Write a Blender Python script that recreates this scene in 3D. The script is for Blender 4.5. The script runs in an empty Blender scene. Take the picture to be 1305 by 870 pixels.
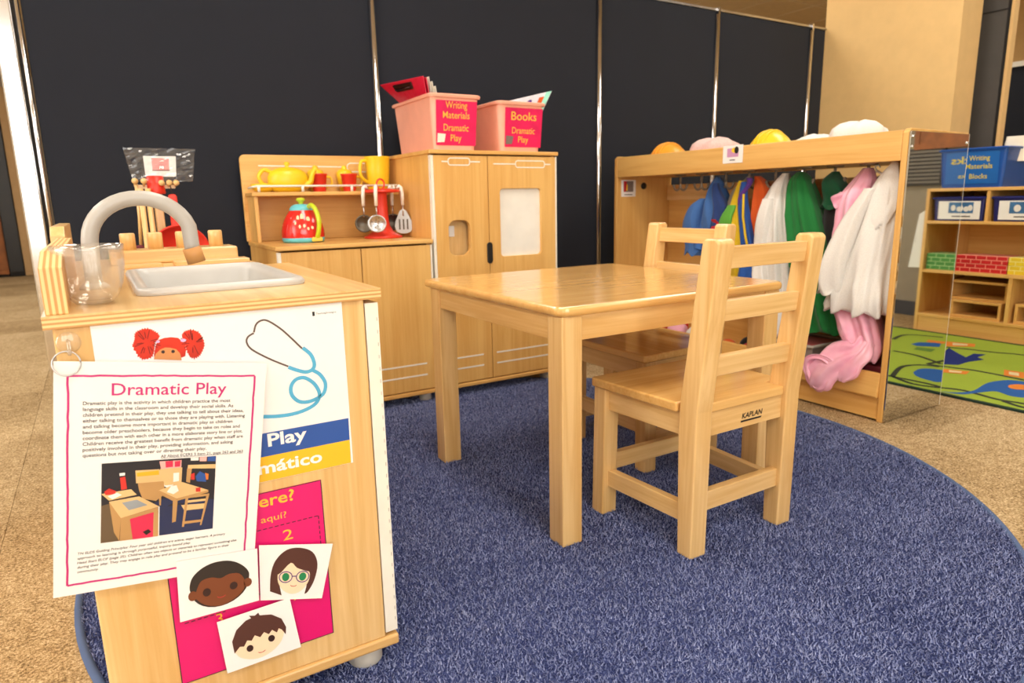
import bpy, bmesh, math, random
import numpy as np
from mathutils import Vector, Matrix

random.seed(7)
rng = np.random.default_rng(7)
sc = bpy.context.scene
C = sc.collection
R = math.radians
PI = math.pi

# ---------------------------------------------------------------- camera
CAM_H = 0.785
cam_d = bpy.data.cameras.new('camera')
cam = bpy.data.objects.new('camera', cam_d)
C.objects.link(cam)
yaw, pit, rol = R(58.9), R(11.8), R(-1.2)
fw = Vector((math.cos(yaw) * math.cos(pit), math.sin(yaw) * math.cos(pit), -math.sin(pit)))
rt = Vector((math.sin(yaw), -math.cos(yaw), 0))
up = rt.cross(fw)
rr = rt * math.cos(rol) + up * math.sin(rol)
uu = -rt * math.sin(rol) + up * math.cos(rol)
cam.matrix_world = Matrix(((rr.x, uu.x, -fw.x, 0), (rr.y, uu.y, -fw.y, 0), (rr.z, uu.z, -fw.z, CAM_H), (0, 0, 0, 1)))
cam_d.sensor_fit = 'HORIZONTAL'
cam_d.sensor_width = 36
cam_d.lens = 36 * 862 / 1305
cam_d.clip_start = 0.02
cam_d.clip_end = 60
cam_d.dof.use_dof = True
cam_d.dof.focus_distance = 1.2
cam_d.dof.aperture_fstop = 6.3
sc.camera = cam

# ---------------------------------------------------------------- world, light, exposure
w = bpy.data.worlds.new('world')
sc.world = w
w.use_nodes = True
w.node_tree.nodes['Background'].inputs[0].default_value = (1.0, 0.94, 0.86, 1)
w.node_tree.nodes['Background'].inputs[1].default_value = 0.5
sc.view_settings.view_transform = 'Standard'
sc.view_settings.look = 'None'
sc.view_settings.gamma = 1
sc.view_settings.use_curve_mapping = False
sc.view_settings.exposure = -0.85
sc.cycles.use_denoising = True
sc.cycles.max_bounces = 8
sc.cycles.diffuse_bounces = 4
sc.cycles.caustics_reflective = False
sc.cycles.caustics_refractive = False
CEIL_Z = 2.75

def area_light(name, loc, size, energy, color, rot=(0, 0, 0), parent=None):
    d = bpy.data.lights.new(name, 'AREA')
    d.shape = 'RECTANGLE'
    d.size, d.size_y = size
    d.energy = energy
    d.color = color
    o = bpy.data.objects.new(name, d)
    C.objects.link(o)
    o.location = loc
    o.rotation_euler = rot
    o.parent = parent
    return o

LAMP_W = 34.0
LAMP_COL = (1.0, 0.95, 0.87)
# fill lamps added at assumed, unseen windows behind and left of the camera
area_light('fill_window_light', (-0.4, -2.35, 1.45), (2.9, 1.7), 95.0, (1.0, 0.97, 0.93), (R(-90), 0, 0))
area_light('side_fill_window_light', (-2.85, 1.2, 1.45), (2.6, 1.6), 60.0, (1.0, 0.96, 0.90), (0, R(-90), 0))

# ---------------------------------------------------------------- materials
MATS = {}
def new_mat(name):
    m = bpy.data.materials.new(name)
    m.use_nodes = True
    nt = m.node_tree
    b = nt.nodes['Principled BSDF']
    return m, nt, b

def mapped(nt, scale, coord='Object', rot=(0, 0, 0)):
    tc = nt.nodes.new('ShaderNodeTexCoord')
    mp = nt.nodes.new('ShaderNodeMapping')
    mp.inputs['Scale'].default_value = scale
    mp.inputs['Rotation'].default_value = rot
    nt.links.new(tc.outputs[coord], mp.inputs['Vector'])
    return mp.outputs['Vector']

def noise(nt, vec, scale, detail=3, rough=0.55, dist=0.0):
    n = nt.nodes.new('ShaderNodeTexNoise')
    n.inputs['Scale'].default_value = scale
    n.inputs['Detail'].default_value = detail
    n.inputs['Roughness'].default_value = rough
    n.inputs['Distortion'].default_value = dist
    nt.links.new(vec, n.inputs['Vector'])
    return n.outputs['Fac']

def ramp(nt, fac, stops):
    r = nt.nodes.new('ShaderNodeValToRGB')
    els = r.color_ramp.elements
    while len(els) < len(stops):
        els.new(0.5)
    for e, (p, c) in zip(els, stops):
        e.position = p
        e.color = (*c, 1)
    nt.links.new(fac, r.inputs['Fac'])
    return r.outputs['Color']

def bump(nt, b, fac, strength, dist=0.002):
    n = nt.nodes.new('ShaderNodeBump')
    n.inputs['Strength'].default_value = strength
    n.inputs['Distance'].default_value = dist
    nt.links.new(fac, n.inputs['Height'])
    nt.links.new(n.outputs['Normal'], b.inputs['Normal'])

def srgb(r, g, b):
    f = lambda v: (v / 255 / 12.92) if v / 255 <= 0.04045 else ((v / 255 + 0.055) / 1.055) ** 2.4
    return (f(r), f(g), f(b))

def plain(name, col, rough=0.5, metal=0.0, spec=0.5, coat=0.0, var=0.04):
    """slightly mottled plain colour"""
    if name in MATS:
        return MATS[name]
    m, nt, b = new_mat(name)
    v = mapped(nt, (1, 1, 1))
    f = noise(nt, v, 14, 2)
    c2 = tuple(min(1, x * (1 + var)) for x in col)
    c1 = tuple(x * (1 - var) for x in col)
    nt.links.new(ramp(nt, f, [(0.3, c1), (0.7, c2)]), b.inputs['Base Color'])
    b.inputs['Roughness'].default_value = rough
    b.inputs['Metallic'].default_value = metal
    b.inputs['Specular IOR Level'].default_value = spec
    b.inputs['Coat Weight'].default_value = coat
    MATS[name] = m
    return m

def wood(name, light, dark, axis='z', rough=0.38, scale=1.0, contrast=1.0, coat=0.15):
    m, nt, b = new_mat(name)
    s = {'x': (0.9, 14, 14), 'y': (14, 0.9, 14), 'z': (14, 14, 0.9)}[axis]
    v = mapped(nt, tuple(k * scale for k in s))
    f1 = noise(nt, v, 2.2, 5, 0.6, 0.8)
    s2 = {'x': (1.2, 60, 60), 'y': (60, 1.2, 60), 'z': (60, 60, 1.2)}[axis]
    f2 = noise(nt, mapped(nt, s2), 2.5, 2, 0.5)
    s3 = tuple(k * 0.3 for k in s)
    f3 = noise(nt, mapped(nt, s3), 1.5, 3, 0.5, 1.5)
    mid = tuple((a + c) / 2 for a, c in zip(light, dark))
    lo = tuple(mm + (d - mm) * contrast for mm, d in zip(mid, dark))
    hi = tuple(mm + (d - mm) * contrast for mm, d in zip(mid, light))
    mix = nt.nodes.new('ShaderNodeMath'); mix.operation = 'ADD'
    mu = nt.nodes.new('ShaderNodeMath'); mu.operation = 'MULTIPLY'; mu.inputs[1].default_value = 0.45
    nt.links.new(f2, mu.inputs[0])
    mu3 = nt.nodes.new('ShaderNodeMath'); mu3.operation = 'MULTIPLY'; mu3.inputs[1].default_value = 0.75
    nt.links.new(f3, mu3.inputs[0])
    nt.links.new(f1, mix.inputs[0]); nt.links.new(mu.outputs[0], mix.inputs[1])
    mix2 = nt.nodes.new('ShaderNodeMath'); mix2.operation = 'ADD'
    nt.links.new(mix.outputs[0], mix2.inputs[0]); nt.links.new(mu3.outputs[0], mix2.inputs[1])
    mu4 = nt.nodes.new('ShaderNodeMath'); mu4.operation = 'MULTIPLY'; mu4.inputs[1].default_value = 0.72
    nt.links.new(mix2.outputs[0], mu4.inputs[0])
    nt.links.new(ramp(nt, mu4.outputs[0], [(0.66, lo), (0.79, mid), (0.92, hi)]), b.inputs['Base Color'])
    b.inputs['Roughness'].default_value = rough
    b.inputs['Coat Weight'].default_value = coat
    b.inputs['Coat Roughness'].default_value = 0.2
    bump(nt, b, f2, 0.06, 0.001)
    MATS[name] = m
    return m

MAPLE_L, MAPLE_D = srgb(236, 198, 138), srgb(218, 172, 106)
BIRCH_L, BIRCH_D = srgb(234, 188, 112), srgb(216, 160, 84)
for ax in 'xyz':
    wood('maple_' + ax, MAPLE_L, MAPLE_D, ax, rough=0.3, coat=0.3)
    wood('birch_' + ax, BIRCH_L, BIRCH_D, ax, rough=0.42, contrast=0.7)
for ax in 'xy':
    wood('gloss_' + ax, srgb(234, 188, 118), srgb(216, 164, 92), ax, rough=0.2, contrast=0.8, coat=0.6)
M = MATS

def plywood_edge(name, axis, period):
    m, nt, b = new_mat(name)
    v = mapped(nt, (1, 1, 1))
    sep = nt.nodes.new('ShaderNodeSeparateXYZ'); nt.links.new(v, sep.inputs[0])
    mu = nt.nodes.new('ShaderNodeMath'); mu.operation = 'MULTIPLY'; mu.inputs[1].default_value = 1 / period
    nt.links.new(sep.outputs['XYZ'.index(axis.upper())], mu.inputs[0])
    fr = nt.nodes.new('ShaderNodeMath'); fr.operation = 'FRACT'
    nt.links.new(mu.outputs[0], fr.inputs[0])
    col = ramp(nt, fr.outputs[0], [(0.0, srgb(240, 206, 146)), (0.42, srgb(238, 202, 140)), (0.52, srgb(200, 146, 82)), (0.9, srgb(206, 154, 90)), (1.0, srgb(240, 206, 146))])
    nt.links.new(col, b.inputs['Base Color'])
    b.inputs['Roughness'].default_value = 0.5
    MATS[name] = m
plywood_edge('ply_z', 'z', 0.0058)
plywood_edge('ply_x', 'x', 0.0066)

def carpet_mat(name, c_lo, c_mid, c_hi, scale, island=0.0):
    m, nt, b = new_mat(name)
    v = mapped(nt, (1, 1, 1), 'Object')
    geo = nt.nodes.new('ShaderNodeNewGeometry')
    f = noise(nt, geo.outputs['Position'], scale, 2, 0.7)
    f2 = noise(nt, geo.outputs['Position'], scale * 0.22, 3, 0.6)
    f3 = noise(nt, geo.outputs['Position'], 2.3, 3, 0.6)
    a = nt.nodes.new('ShaderNodeMath'); a.operation = 'MULTIPLY_ADD'; a.inputs[1].default_value = 0.35
    nt.links.new(f2, a.inputs[0]); nt.links.new(f, a.inputs[2])
    a2 = nt.nodes.new('ShaderNodeMath'); a2.operation = 'MULTIPLY_ADD'; a2.inputs[1].default_value = 0.22
    nt.links.new(f3, a2.inputs[0]); nt.links.new(a.outputs[0], a2.inputs[2])
    s = nt.nodes.new('ShaderNodeMath'); s.operation = 'MULTIPLY'; s.inputs[1].default_value = 0.64
    nt.links.new(a2.outputs[0], s.inputs[0])
    last = s.outputs[0]
    if island:
        oi = nt.nodes.new('ShaderNodeObjectInfo')
        a3 = nt.nodes.new('ShaderNodeMath'); a3.operation = 'MULTIPLY_ADD'; a3.inputs[1].default_value = island
        nt.links.new(oi.outputs['Random'], a3.inputs[0]); nt.links.new(last, a3.inputs[2])
        a4 = nt.nodes.new('ShaderNodeMath'); a4.operation = 'SUBTRACT'; a4.inputs[1].default_value = island / 2
        nt.links.new(a3.outputs[0], a4.inputs[0])
        last = a4.outputs[0]
    nt.links.new(ramp(nt, last, [(0.36, c_lo), (0.5, c_mid), (0.64, c_hi)]), b.inputs['Base Color'])
    b.inputs['Roughness'].default_value = 0.95
    b.inputs['Specular IOR Level'].default_value = 0.1
    bump(nt, b, f, 0.7, 0.006)
    MATS[name] = m
    return m
carpet_mat('carpet', srgb(110, 88, 60), srgb(186, 158, 116), srgb(232, 210, 172), 170, 0.06)
carpet_mat('rug_base', srgb(34, 40, 76), srgb(60, 70, 118), srgb(92, 102, 152), 260)

def fabric(name, col, scale=260, rough=0.9, dark=0.72, sheen=0.2):
    m, nt, b = new_mat(name)
    geo = nt.nodes.new('ShaderNodeNewGeometry')
    f = noise(nt, geo.outputs['Position'], scale, 2, 0.7)
    f2 = noise(nt, geo.outputs['Position'], 6, 3, 0.6)
    a = nt.nodes.new('ShaderNodeMath'); a.operation = 'MULTIPLY_ADD'; a.inputs[1].default_value = 0.3
    nt.links.new(f2, a.inputs[0]); nt.links.new(f, a.inputs[2])
    nt.links.new(ramp(nt, a.outputs[0], [(0.4, tuple(c * dark for c in col)), (0.85, col)]), b.inputs['Base Color'])
    b.inputs['Roughness'].default_value = rough
    b.inputs['Sheen Weight'].default_value = sheen
    b.inputs['Specular IOR Level'].default_value = 0.25
    bump(nt, b, f, 0.12, 0.0006)
    MATS[name] = m
    return m
fabric('navy_felt', srgb(36, 39, 48), 420, 0.95, 0.75, 0.1)

plain('chrome', (0.72, 0.72, 0.74), 0.14, 1.0)
plain('steel', (0.52, 0.52, 0.53), 0.3, 1.0)
plain('dark_metal', srgb(92, 84, 74), 0.4, 0.8)
plain('hook_metal', srgb(150, 138, 120), 0.4, 0.6)
plain('faucet_grey', srgb(178, 174, 168), 0.32)
plain('white_edge', srgb(240, 234, 220), 0.45)
plain('white_plastic', srgb(240, 236, 226), 0.35)
plain('paper', srgb(244, 242, 240), 0.45, coat=0.0, var=0.01)
plain('laminated', srgb(246, 243, 240), 0.22, coat=0.3, var=0.01)
plain('sink_grey', srgb(192, 190, 186), 0.3)
plain('foot_grey', srgb(196, 190, 180), 0.4)
plain('black_plastic', srgb(24, 22, 22), 0.35)
plain('dark_gap', srgb(30, 26, 24), 0.8)
plain('beige_wall', srgb(222, 184, 124), 0.8, var=0.03)
plain('white_wall', srgb(226, 216, 198), 0.85)
plain('grey_wall', srgb(150, 140, 122), 0.85)
plain('ceiling_tile', srgb(214, 196, 164), 0.9)
plain('ceiling_bar', srgb(220, 204, 176), 0.6)
plain('charcoal', srgb(80, 76, 72), 0.9)
plain('baseboard', srgb(62, 62, 66), 0.6)
plain('brown_wood', srgb(150, 88, 36), 0.5, var=0.2)
plain('rug_binding', srgb(78, 98, 138), 0.8)

def glass_mat(name, col, rough=0.03, ior=1.45):
    m, nt, b = new_mat(name)
    b.inputs['Base Color'].default_value = (*col, 1)
    b.inputs['Transmission Weight'].default_value = 1
    b.inputs['Roughness'].default_value = rough
    b.inputs['IOR'].default_value = ior
    MATS[name] = m
def film_mat(name, tint, haze, gloss, rough):
    """thin clear plastic: see-through, a little milky, with sheen"""
    m = bpy.data.materials.new(name); m.use_nodes = True
    nt = m.node_tree; nt.nodes.clear()
    out = nt.nodes.new('ShaderNodeOutputMaterial')
    tr = nt.nodes.new('ShaderNodeBsdfTransparent'); tr.inputs[0].default_value = (*tint, 1)
    df = nt.nodes.new('ShaderNodeBsdfDiffuse'); df.inputs[0].default_value = (.93, .91, .88, 1)
    gl = nt.nodes.new('ShaderNodeBsdfGlossy'); gl.inputs['Roughness'].default_value = rough
    geo = nt.nodes.new('ShaderNodeNewGeometry')
    nz = nt.nodes.new('ShaderNodeTexNoise'); nz.inputs['Scale'].default_value = 60
    nt.links.new(geo.outputs['Position'], nz.inputs['Vector'])
    mul = nt.nodes.new('ShaderNodeMath'); mul.operation = 'MULTIPLY'; mul.inputs[1].default_value = haze * 2
    nt.links.new(nz.outputs['Fac'], mul.inputs[0])
    lw = nt.nodes.new('ShaderNodeLayerWeight'); lw.inputs['Blend'].default_value = .25
    m1 = nt.nodes.new('ShaderNodeMixShader'); m2 = nt.nodes.new('ShaderNodeMixShader')
    nt.links.new(mul.outputs[0], m1.inputs[0]); nt.links.new(tr.outputs[0], m1.inputs[1]); nt.links.new(df.outputs[0], m1.inputs[2])
    mg = nt.nodes.new('ShaderNodeMath'); mg.operation = 'MULTIPLY'; mg.inputs[1].default_value = gloss
    nt.links.new(lw.outputs['Facing'], mg.inputs[0])
    ad = nt.nodes.new('ShaderNodeMath'); ad.operation = 'ADD'; ad.inputs[1].default_value = .06
    nt.links.new(mg.outputs[0], ad.inputs[0])
    nt.links.new(ad.outputs[0], m2.inputs[0]); nt.links.new(m1.outputs[0], m2.inputs[1]); nt.links.new(gl.outputs[0], m2.inputs[2])
    nt.links.new(m2.outputs[0], out.inputs[0])
    MATS[name] = m
film_mat('clear_plastic', (.99, .98, .96), .10, .55, .06)
film_mat('bag_film', (.97, .97, .97), .07, .3, .12)
m, nt, b = new_mat('mirror')
b.inputs['Base Color'].default_value = (0.72, 0.72, 0.70, 1); b.inputs['Metallic'].default_value = 1; b.inputs['Roughness'].default_value = 0.025
MATS['mirror'] = m
def emit(name, col, strength):
    m, nt, b = new_mat(name)
    b.inputs['Emission Color'].default_value = (*col, 1)
    b.inputs['Emission Strength'].default_value = strength
    b.inputs['Base Color'].default_value = (*col, 1)
    MATS[name] = m
emit('diffuser', (1.0, 0.95, 0.86), 5.0)
emit('fill_window_glow', (0.92, 0.96, 1.0), 3.0)  # glowing panes of the assumed windows, added for fill

# ---------------------------------------------------------------- mesh helpers
ORG = {}
def origin_of(o):
    return ORG.get(o.name, Vector((0, 0, 0))) if o else Vector((0, 0, 0))

class MB:
    """collects shapes; build() links them as one mesh object"""
    def __init__(self):
        self.v = []; self.f = []; self.mi = []; self.sm = []
    def add(self, verts, faces, mi=0, smooth=False):
        n = len(self.v)
        self.v += [tuple(p) for p in verts]
        for f in faces:
            self.f.append([n + i for i in f]); self.mi.append(mi); self.sm.append(smooth)
        return self
    def box(self, x0, x1, y0, y1, z0, z1, mi=0):
        p = [(x, y, z) for z in (z0, z1) for y in (y0, y1) for x in (x0, x1)]
        return self.add(p, [(0, 2, 3, 1), (4, 5, 7, 6), (0, 1, 5, 4), (2, 6, 7, 3), (0, 4, 6, 2), (1, 3, 7, 5)], mi)
    def hexa(self, bot, top, mi=0):
        """bot, top: four points each, counter-clockwise seen from above"""
        return self.add(list(bot) + list(top), [(3, 2, 1, 0), (4, 5, 6, 7), (0, 1, 5, 4), (1, 2, 6, 5), (2, 3, 7, 6), (3, 0, 4, 7)], mi)
    def bar(self, a, b, wx, wy, mi=0):
        """square bar from a to b, section in x,y"""
        q = lambda c: [(c[0] - wx / 2, c[1] - wy / 2, c[2]), (c[0] + wx / 2, c[1] - wy / 2, c[2]), (c[0] + wx / 2, c[1] + wy / 2, c[2]), (c[0] - wx / 2, c[1] + wy / 2, c[2])]
        return self.hexa(q(a), q(b), mi)
    def loft(self, rings, cap=True, mi=0, smooth=True, closed=True):
        n = len(rings[0]); base = len(self.v)
        verts = [p for r in rings for p in r]; faces = []
        m = n if closed else n - 1
        for i in range(len(rings) - 1):
            for j in range(m):
                k = (j + 1) % n
                faces.append((i * n + j, i * n + k, (i + 1) * n + k, (i + 1) * n + j))
        self.add(verts, faces, mi, smooth)
        if cap:
            self.f.append([base + j for j in reversed(range(n))]); self.mi.append(mi); self.sm.append(False)
            self.f.append([base + (len(rings) - 1) * n + j for j in range(n)]); self.mi.append(mi); self.sm.append(False)
        return self
    def lathe(self, c, prof, seg=24, mi=0, axis='z', cap=False, sx=1, sy=1):
        rings = []
        for r, z in prof:
            ring = []
            for j in range(seg):
                a = 2 * PI * j / seg
                p, q = r * math.cos(a) * sx, r * math.sin(a) * sy
                ring.append({'z': (c[0] + p, c[1] + q, c[2] + z), 'y': (c[0] + p, c[1] + z, c[2] - q), 'x': (c[0] + z, c[1] + p, c[2] + q)}[axis])
            rings.append(ring)
        return self.loft(rings, cap, mi, True)
    def cyl(self, c, r, h, seg=20, mi=0, axis='z', r2=None):
        r2 = r if r2 is None else r2
        self.lathe(c, [(r, 0), (r2, h)], seg, mi, axis, True)
        return self
    def tube(self, pts, rad, seg=10, mi=0, cap=True):
        pts = [Vector(p) for p in pts]
        rads = rad if isinstance(rad, (list, tuple)) else [rad] * len(pts)
        rings = []; prev = None
        for i, p in enumerate(pts):
            t = (pts[min(i + 1, len(pts) - 1)] - pts[max(i - 1, 0)]).normalized()
            if prev is None:
                n = t.orthogonal().normalized()
            else:
                n = (prev - t * prev.dot(t)).normalized()
            prev = n; bn = t.cross(n)
            rings.append([p + (n * math.cos(2 * PI * j / seg) + bn * math.sin(2 * PI * j / seg)) * rads[i] for j in range(seg)])
        return self.loft(rings, cap, mi, True)
    def prism(self, poly, a, b, plane='xz', mi=0):
        """extrude a 2D outline (counter-clockwise) along the third axis from a to b"""
        def P(u, v, d):
            return {'xz': (u, d, v), 'yz': (d, u, v), 'xy': (u, v, d)}[plane]
        n = len(poly)
        vs = [P(u, v, a) for u, v in poly] + [P(u, v, b) for u, v in poly]
        fs = [tuple(reversed(range(n))), tuple(range(n, 2 * n))] + [(i, (i + 1) % n, n + (i + 1) % n, n + i) for i in range(n)]
        return self.add(vs, fs, mi)
    def ring_plate(self, outer, inner, a, b, plane='xz', mi=0):
        """plate with a hole; outer and inner hold the same number of points"""
        def P(u, v, d):
            return {'xz': (u, d, v), 'yz': (d, u, v), 'xy': (u, v, d)}[plane]
        n = len(outer)
        vs = [P(*p, a) for p in outer] + [P(*p, b) for p in outer] + [P(*p, a) for p in inner] + [P(*p, b) for p in inner]
        fs = []
        for i in range(n):
            k = (i + 1) % n
            fs += [(i, k, n + k, n + i), (2 * n + k, 2 * n + i, 3 * n + i, 3 * n + k), (k, i, 2 * n + i, 2 * n + k), (n + i, n + k, 3 * n + k, 3 * n + i)]
        return self.add(vs, fs, mi)
    def build(self, name, mats, parent=None, org=None, bevel=0, seg=2, subsurf=0, fix=True):
        if isinstance(mats, str):
            mats = [mats]
        o_ = Vector(org) if org is not None else origin_of(parent)
        me = bpy.data.meshes.new(name)
        me.from_pydata([(p[0] - o_.x, p[1] - o_.y, p[2] - o_.z) for p in self.v], [], self.f)
        me.polygons.foreach_set('material_index', self.mi)
        me.polygons.foreach_set('use_smooth', self.sm)
        for k in mats:
            me.materials.append(MATS[k])
        if fix:
            bm = bmesh.new(); bm.from_mesh(me)
            bmesh.ops.recalc_face_normals(bm, faces=bm.faces)
            bm.to_mesh(me); bm.free()
        me.update()
        o = bpy.data.objects.new(name, me)
        C.objects.link(o)
        if parent is not None:
            o.parent = parent
            ORG[o.name] = origin_of(parent)
            if org is not None:
                o.location = o_ - origin_of(parent); ORG[o.name] = o_
        else:
            o.location = o_
            ORG[o.name] = o_
        if bevel:
            bv = o.modifiers.new('edge', 'BEVEL'); bv.width = bevel; bv.segments = seg; bv.limit_method = 'ANGLE'; bv.angle_limit = R(40)
        if subsurf:
            s = o.modifiers.new('smooth', 'SUBSURF'); s.levels = subsurf; s.render_levels = subsurf
        return o

def thing(name, label, cat, loc, group=None, rz=0.0):
    o = bpy.data.objects.new(name, None)
    C.objects.link(o)
    o.empty_display_size = 0.05
    o.location = loc
    o.rotation_euler.z = rz
    ORG[o.name] = Vector(loc)
    o['label'] = label; o['category'] = cat
    if group: o['group'] = group
    return o

def tag(o, label, cat, group=None):
    o['label'] = label; o['category'] = cat
    if group: o['group'] = group
    return o

def struct(o):
    o['kind'] = 'structure'
    return o

def copy_tree(o, parent=None):
    c = o.copy(); C.objects.link(c); c.parent = parent
    ORG[c.name] = ORG.get(o.name, Vector())
    for ch in list(o.children):
        copy_tree(ch, c)
    return c

def rrect(u0, u1, v0, v1, r, seg=6):
    pts = []
    for cx, cy, a0 in ((u1 - r, v0 + r, -90), (u1 - r, v1 - r, 0), (u0 + r, v1 - r, 90), (u0 + r, v0 + r, 180)):
        for k in range(seg + 1):
            a = R(a0 + 90 * k / seg)
            pts.append((cx + r * math.cos(a), cy + r * math.sin(a)))
    return pts

def frame_pts(u0, u1, v0, v1, inner, seg=6):
    """outer rectangle points paired with an rrect of the same seg: corner points repeat along the sides"""
    n = seg + 1
    pts = []
    for cx, cy in ((u1, v0), (u1, v1), (u0, v1), (u0, v0)):
        for k in range(n):
            pts.append((cx, cy))
    # spread the repeated corner points a little so that no face collapses
    out = []
    for q, (cx, cy) in enumerate(((u1, v0), (u1, v1), (u0, v1), (u0, v0))):
        for k in range(n):
            iu, iv = inner[q * n + k]
            t = (k - seg / 2) / (seg / 2)
            if q == 0: p = (cx, cy) if t == 0 else ((iu, cy) if t < 0 else (cx, iv))
            if q == 1: p = (cx, cy) if t == 0 else ((cx, iv) if t < 0 else (iu, cy))
            if q == 2: p = (cx, cy) if t == 0 else ((iu, cy) if t < 0 else (cx, iv))
            if q == 3: p = (cx, cy) if t == 0 else ((cx, iv) if t < 0 else (iu, cy))
            out.append(p)
    return out

# ---- lettering: font outlines turned into flat meshes
def text_data(s, offset=0.0, align='LEFT', spacing=1.0):
    cu = bpy.data.curves.new('lettering', 'FONT')
    cu.body = s; cu.size = 1.0; cu.resolution_u = 3; cu.offset = offset; cu.space_line = spacing
    cu.align_x = align
    ob = bpy.data.objects.new('lettering', cu)
    C.objects.link(ob)
    dg = bpy.context.evaluated_depsgraph_get()
    me = bpy.data.meshes.new_from_object(ob.evaluated_get(dg))
    vs = np.array([v.co[:2] for v in me.vertices]).reshape(-1, 2)
    fs = [tuple(p.vertices) for p in me.polygons]
    bpy.data.objects.remove(ob); bpy.data.curves.remove(cu); bpy.data.meshes.remove(me)
    return vs, fs

class Face2D:
    """a four-cornered flat or gently curled sheet: (u, v) in metres or 0..1 to a point in the room"""
    def __init__(self, bl, br, tr, tl, W=1.0, Hh=1.0):
        self.c = [Vector(p) for p in (bl, br, tr, tl)]
        self.W, self.H = W, Hh
        self.n = ((self.c[1] - self.c[0]).cross(self.c[3] - self.c[0])).normalized()
    def P(self, u, v, d=0.0):
        a, b_ = u / self.W, v / self.H
        c = self.c
        return c[0] * ((1 - a) * (1 - b_)) + c[1] * (a * (1 - b_)) + c[2] * (a * b_) + c[3] * ((1 - a) * b_) + self.n * d

def lettering(face, s, u, v, height, mat, parent, width=None, align='LEFT', d=0.0006, offset=0.0, name='lettering', slant=0.0, mb=None):
    vs, fs = text_data(s, offset)
    if not len(vs): return None
    lo, hi = vs.min(0), vs.max(0)
    cap = 0.72
    k = height / cap
    kx = k if width is None else width / max(1e-6, hi[0] - lo[0])
    x0 = lo[0] if width is not None else 0.0
    tw = (hi[0] - x0) * kx
    off = {'LEFT': 0, 'CENTER': -tw / 2, 'RIGHT': -tw}[align]
    pts = [face.P(u + off + (p[0] - x0) * kx + p[1] * k * slant, v + p[1] * k, d) for p in vs]
    if mb is not None:
        mb.add(pts, fs); return None
    b = MB(); b.add(pts, fs)
    return b.build(name, mat, parent, fix=False)

def print_shape(face, polys, mat, parent, name, d):
    b = MB()
    for p in polys:
        b.add([face.P(u, v, d) for u, v in p], [tuple(range(len(p)))])
    return b.build(name, mat, parent, fix=False)

def ell(cx, cy, rx, ry, n=20, a0=0, a1=360, rot=0.0):
    out = []
    for k in range(n):
        a = R(a0 + (a1 - a0) * k / (n if a1 - a0 == 360 else n - 1))
        x, y = rx * math.cos(a), ry * math.sin(a)
        out.append((cx + x * math.cos(rot) - y * math.sin(rot), cy + x * math.sin(rot) + y * math.cos(rot)))
    return out

def stroke(pts, wd, closed=False):
    """quads along a polyline"""
    out = []
    n = len(pts)
    P = [Vector(p) for p in pts]
    L, Rr = [], []
    for i in range(n):
        a = P[(i - 1) % n] if (closed or i > 0) else P[i]
        c = P[(i + 1) % n] if (closed or i < n - 1) else P[i]
        t = (c - a); t = t.normalized() if t.length > 1e-9 else Vector((1, 0))
        nn = Vector((-t.y, t.x)) * wd / 2
        L.append(P[i] + nn); Rr.append(P[i] - nn)
    m = n if closed else n - 1
    for i in range(m):
        k = (i + 1) % n
        out.append([tuple(Rr[i]), tuple(Rr[k]), tuple(L[k]), tuple(L[i])])
    return out

def smooth_path(pts, sub=5):
    P = [Vector(p) for p in pts]
    out = []
    for i in range(len(P) - 1):
        p0, p1, p2, p3 = P[max(0, i - 1)], P[i], P[i + 1], P[min(len(P) - 1, i + 2)]
        for k in range(sub):
            t = k / sub
            out.append(0.5 * ((2 * p1) + (-p0 + p2) * t + (2 * p0 - 5 * p1 + 4 * p2 - p3) * t * t + (-p0 + 3 * p1 - 3 * p2 + p3) * t ** 3))
    out.append(P[-1])
    return out

def sheet_box(face, u0, u1, v0, v1, th, nu=1, nv=1, d0=0.0):
    """thin sheet following the face"""
    b = MB()
    def grid(d):
        return [face.P(u0 + (u1 - u0) * i / nu, v0 + (v1 - v0) * j / nv, d) for j in range(nv + 1) for i in range(nu + 1)]
    A, B = grid(d0), grid(d0 + th)
    fa = [(j * (nu + 1) + i, j * (nu + 1) + i + 1, (j + 1) * (nu + 1) + i + 1, (j + 1) * (nu + 1) + i) for j in range(nv) for i in range(nu)]
    n = len(A)
    b.add(A + B, [tuple(reversed(f)) for f in fa] + [tuple(n + i for i in f) for f in fa])
    edge = [i for i in range(nu + 1)] + [j * (nu + 1) + nu for j in range(1, nv + 1)] + [nv * (nu + 1) + i for i in reversed(range(nu))] + [j * (nu + 1) for j in reversed(range(1, nv))]
    m = len(edge)
    base = len(b.v) - 2 * n
    for i in range(m):
        p, q = edge[i], edge[(i + 1) % m]
        b.f.append([base + p, base + q, base + n + q, base + n + p]); b.mi.append(0); b.sm.append(False)
    return b

# ================================================================= THE SETTING
def slab(name, x0, x1, y0, y1, z0, z1, mat):
    return struct(MB().box(x0, x1, y0, y1, z0, z1).build(name, mat, org=((x0 + x1) / 2, (y0 + y1) / 2, z0)))

floor = slab('floor', -3, 8, -2.5, 13, -0.08, -0.006, 'carpet')
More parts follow.
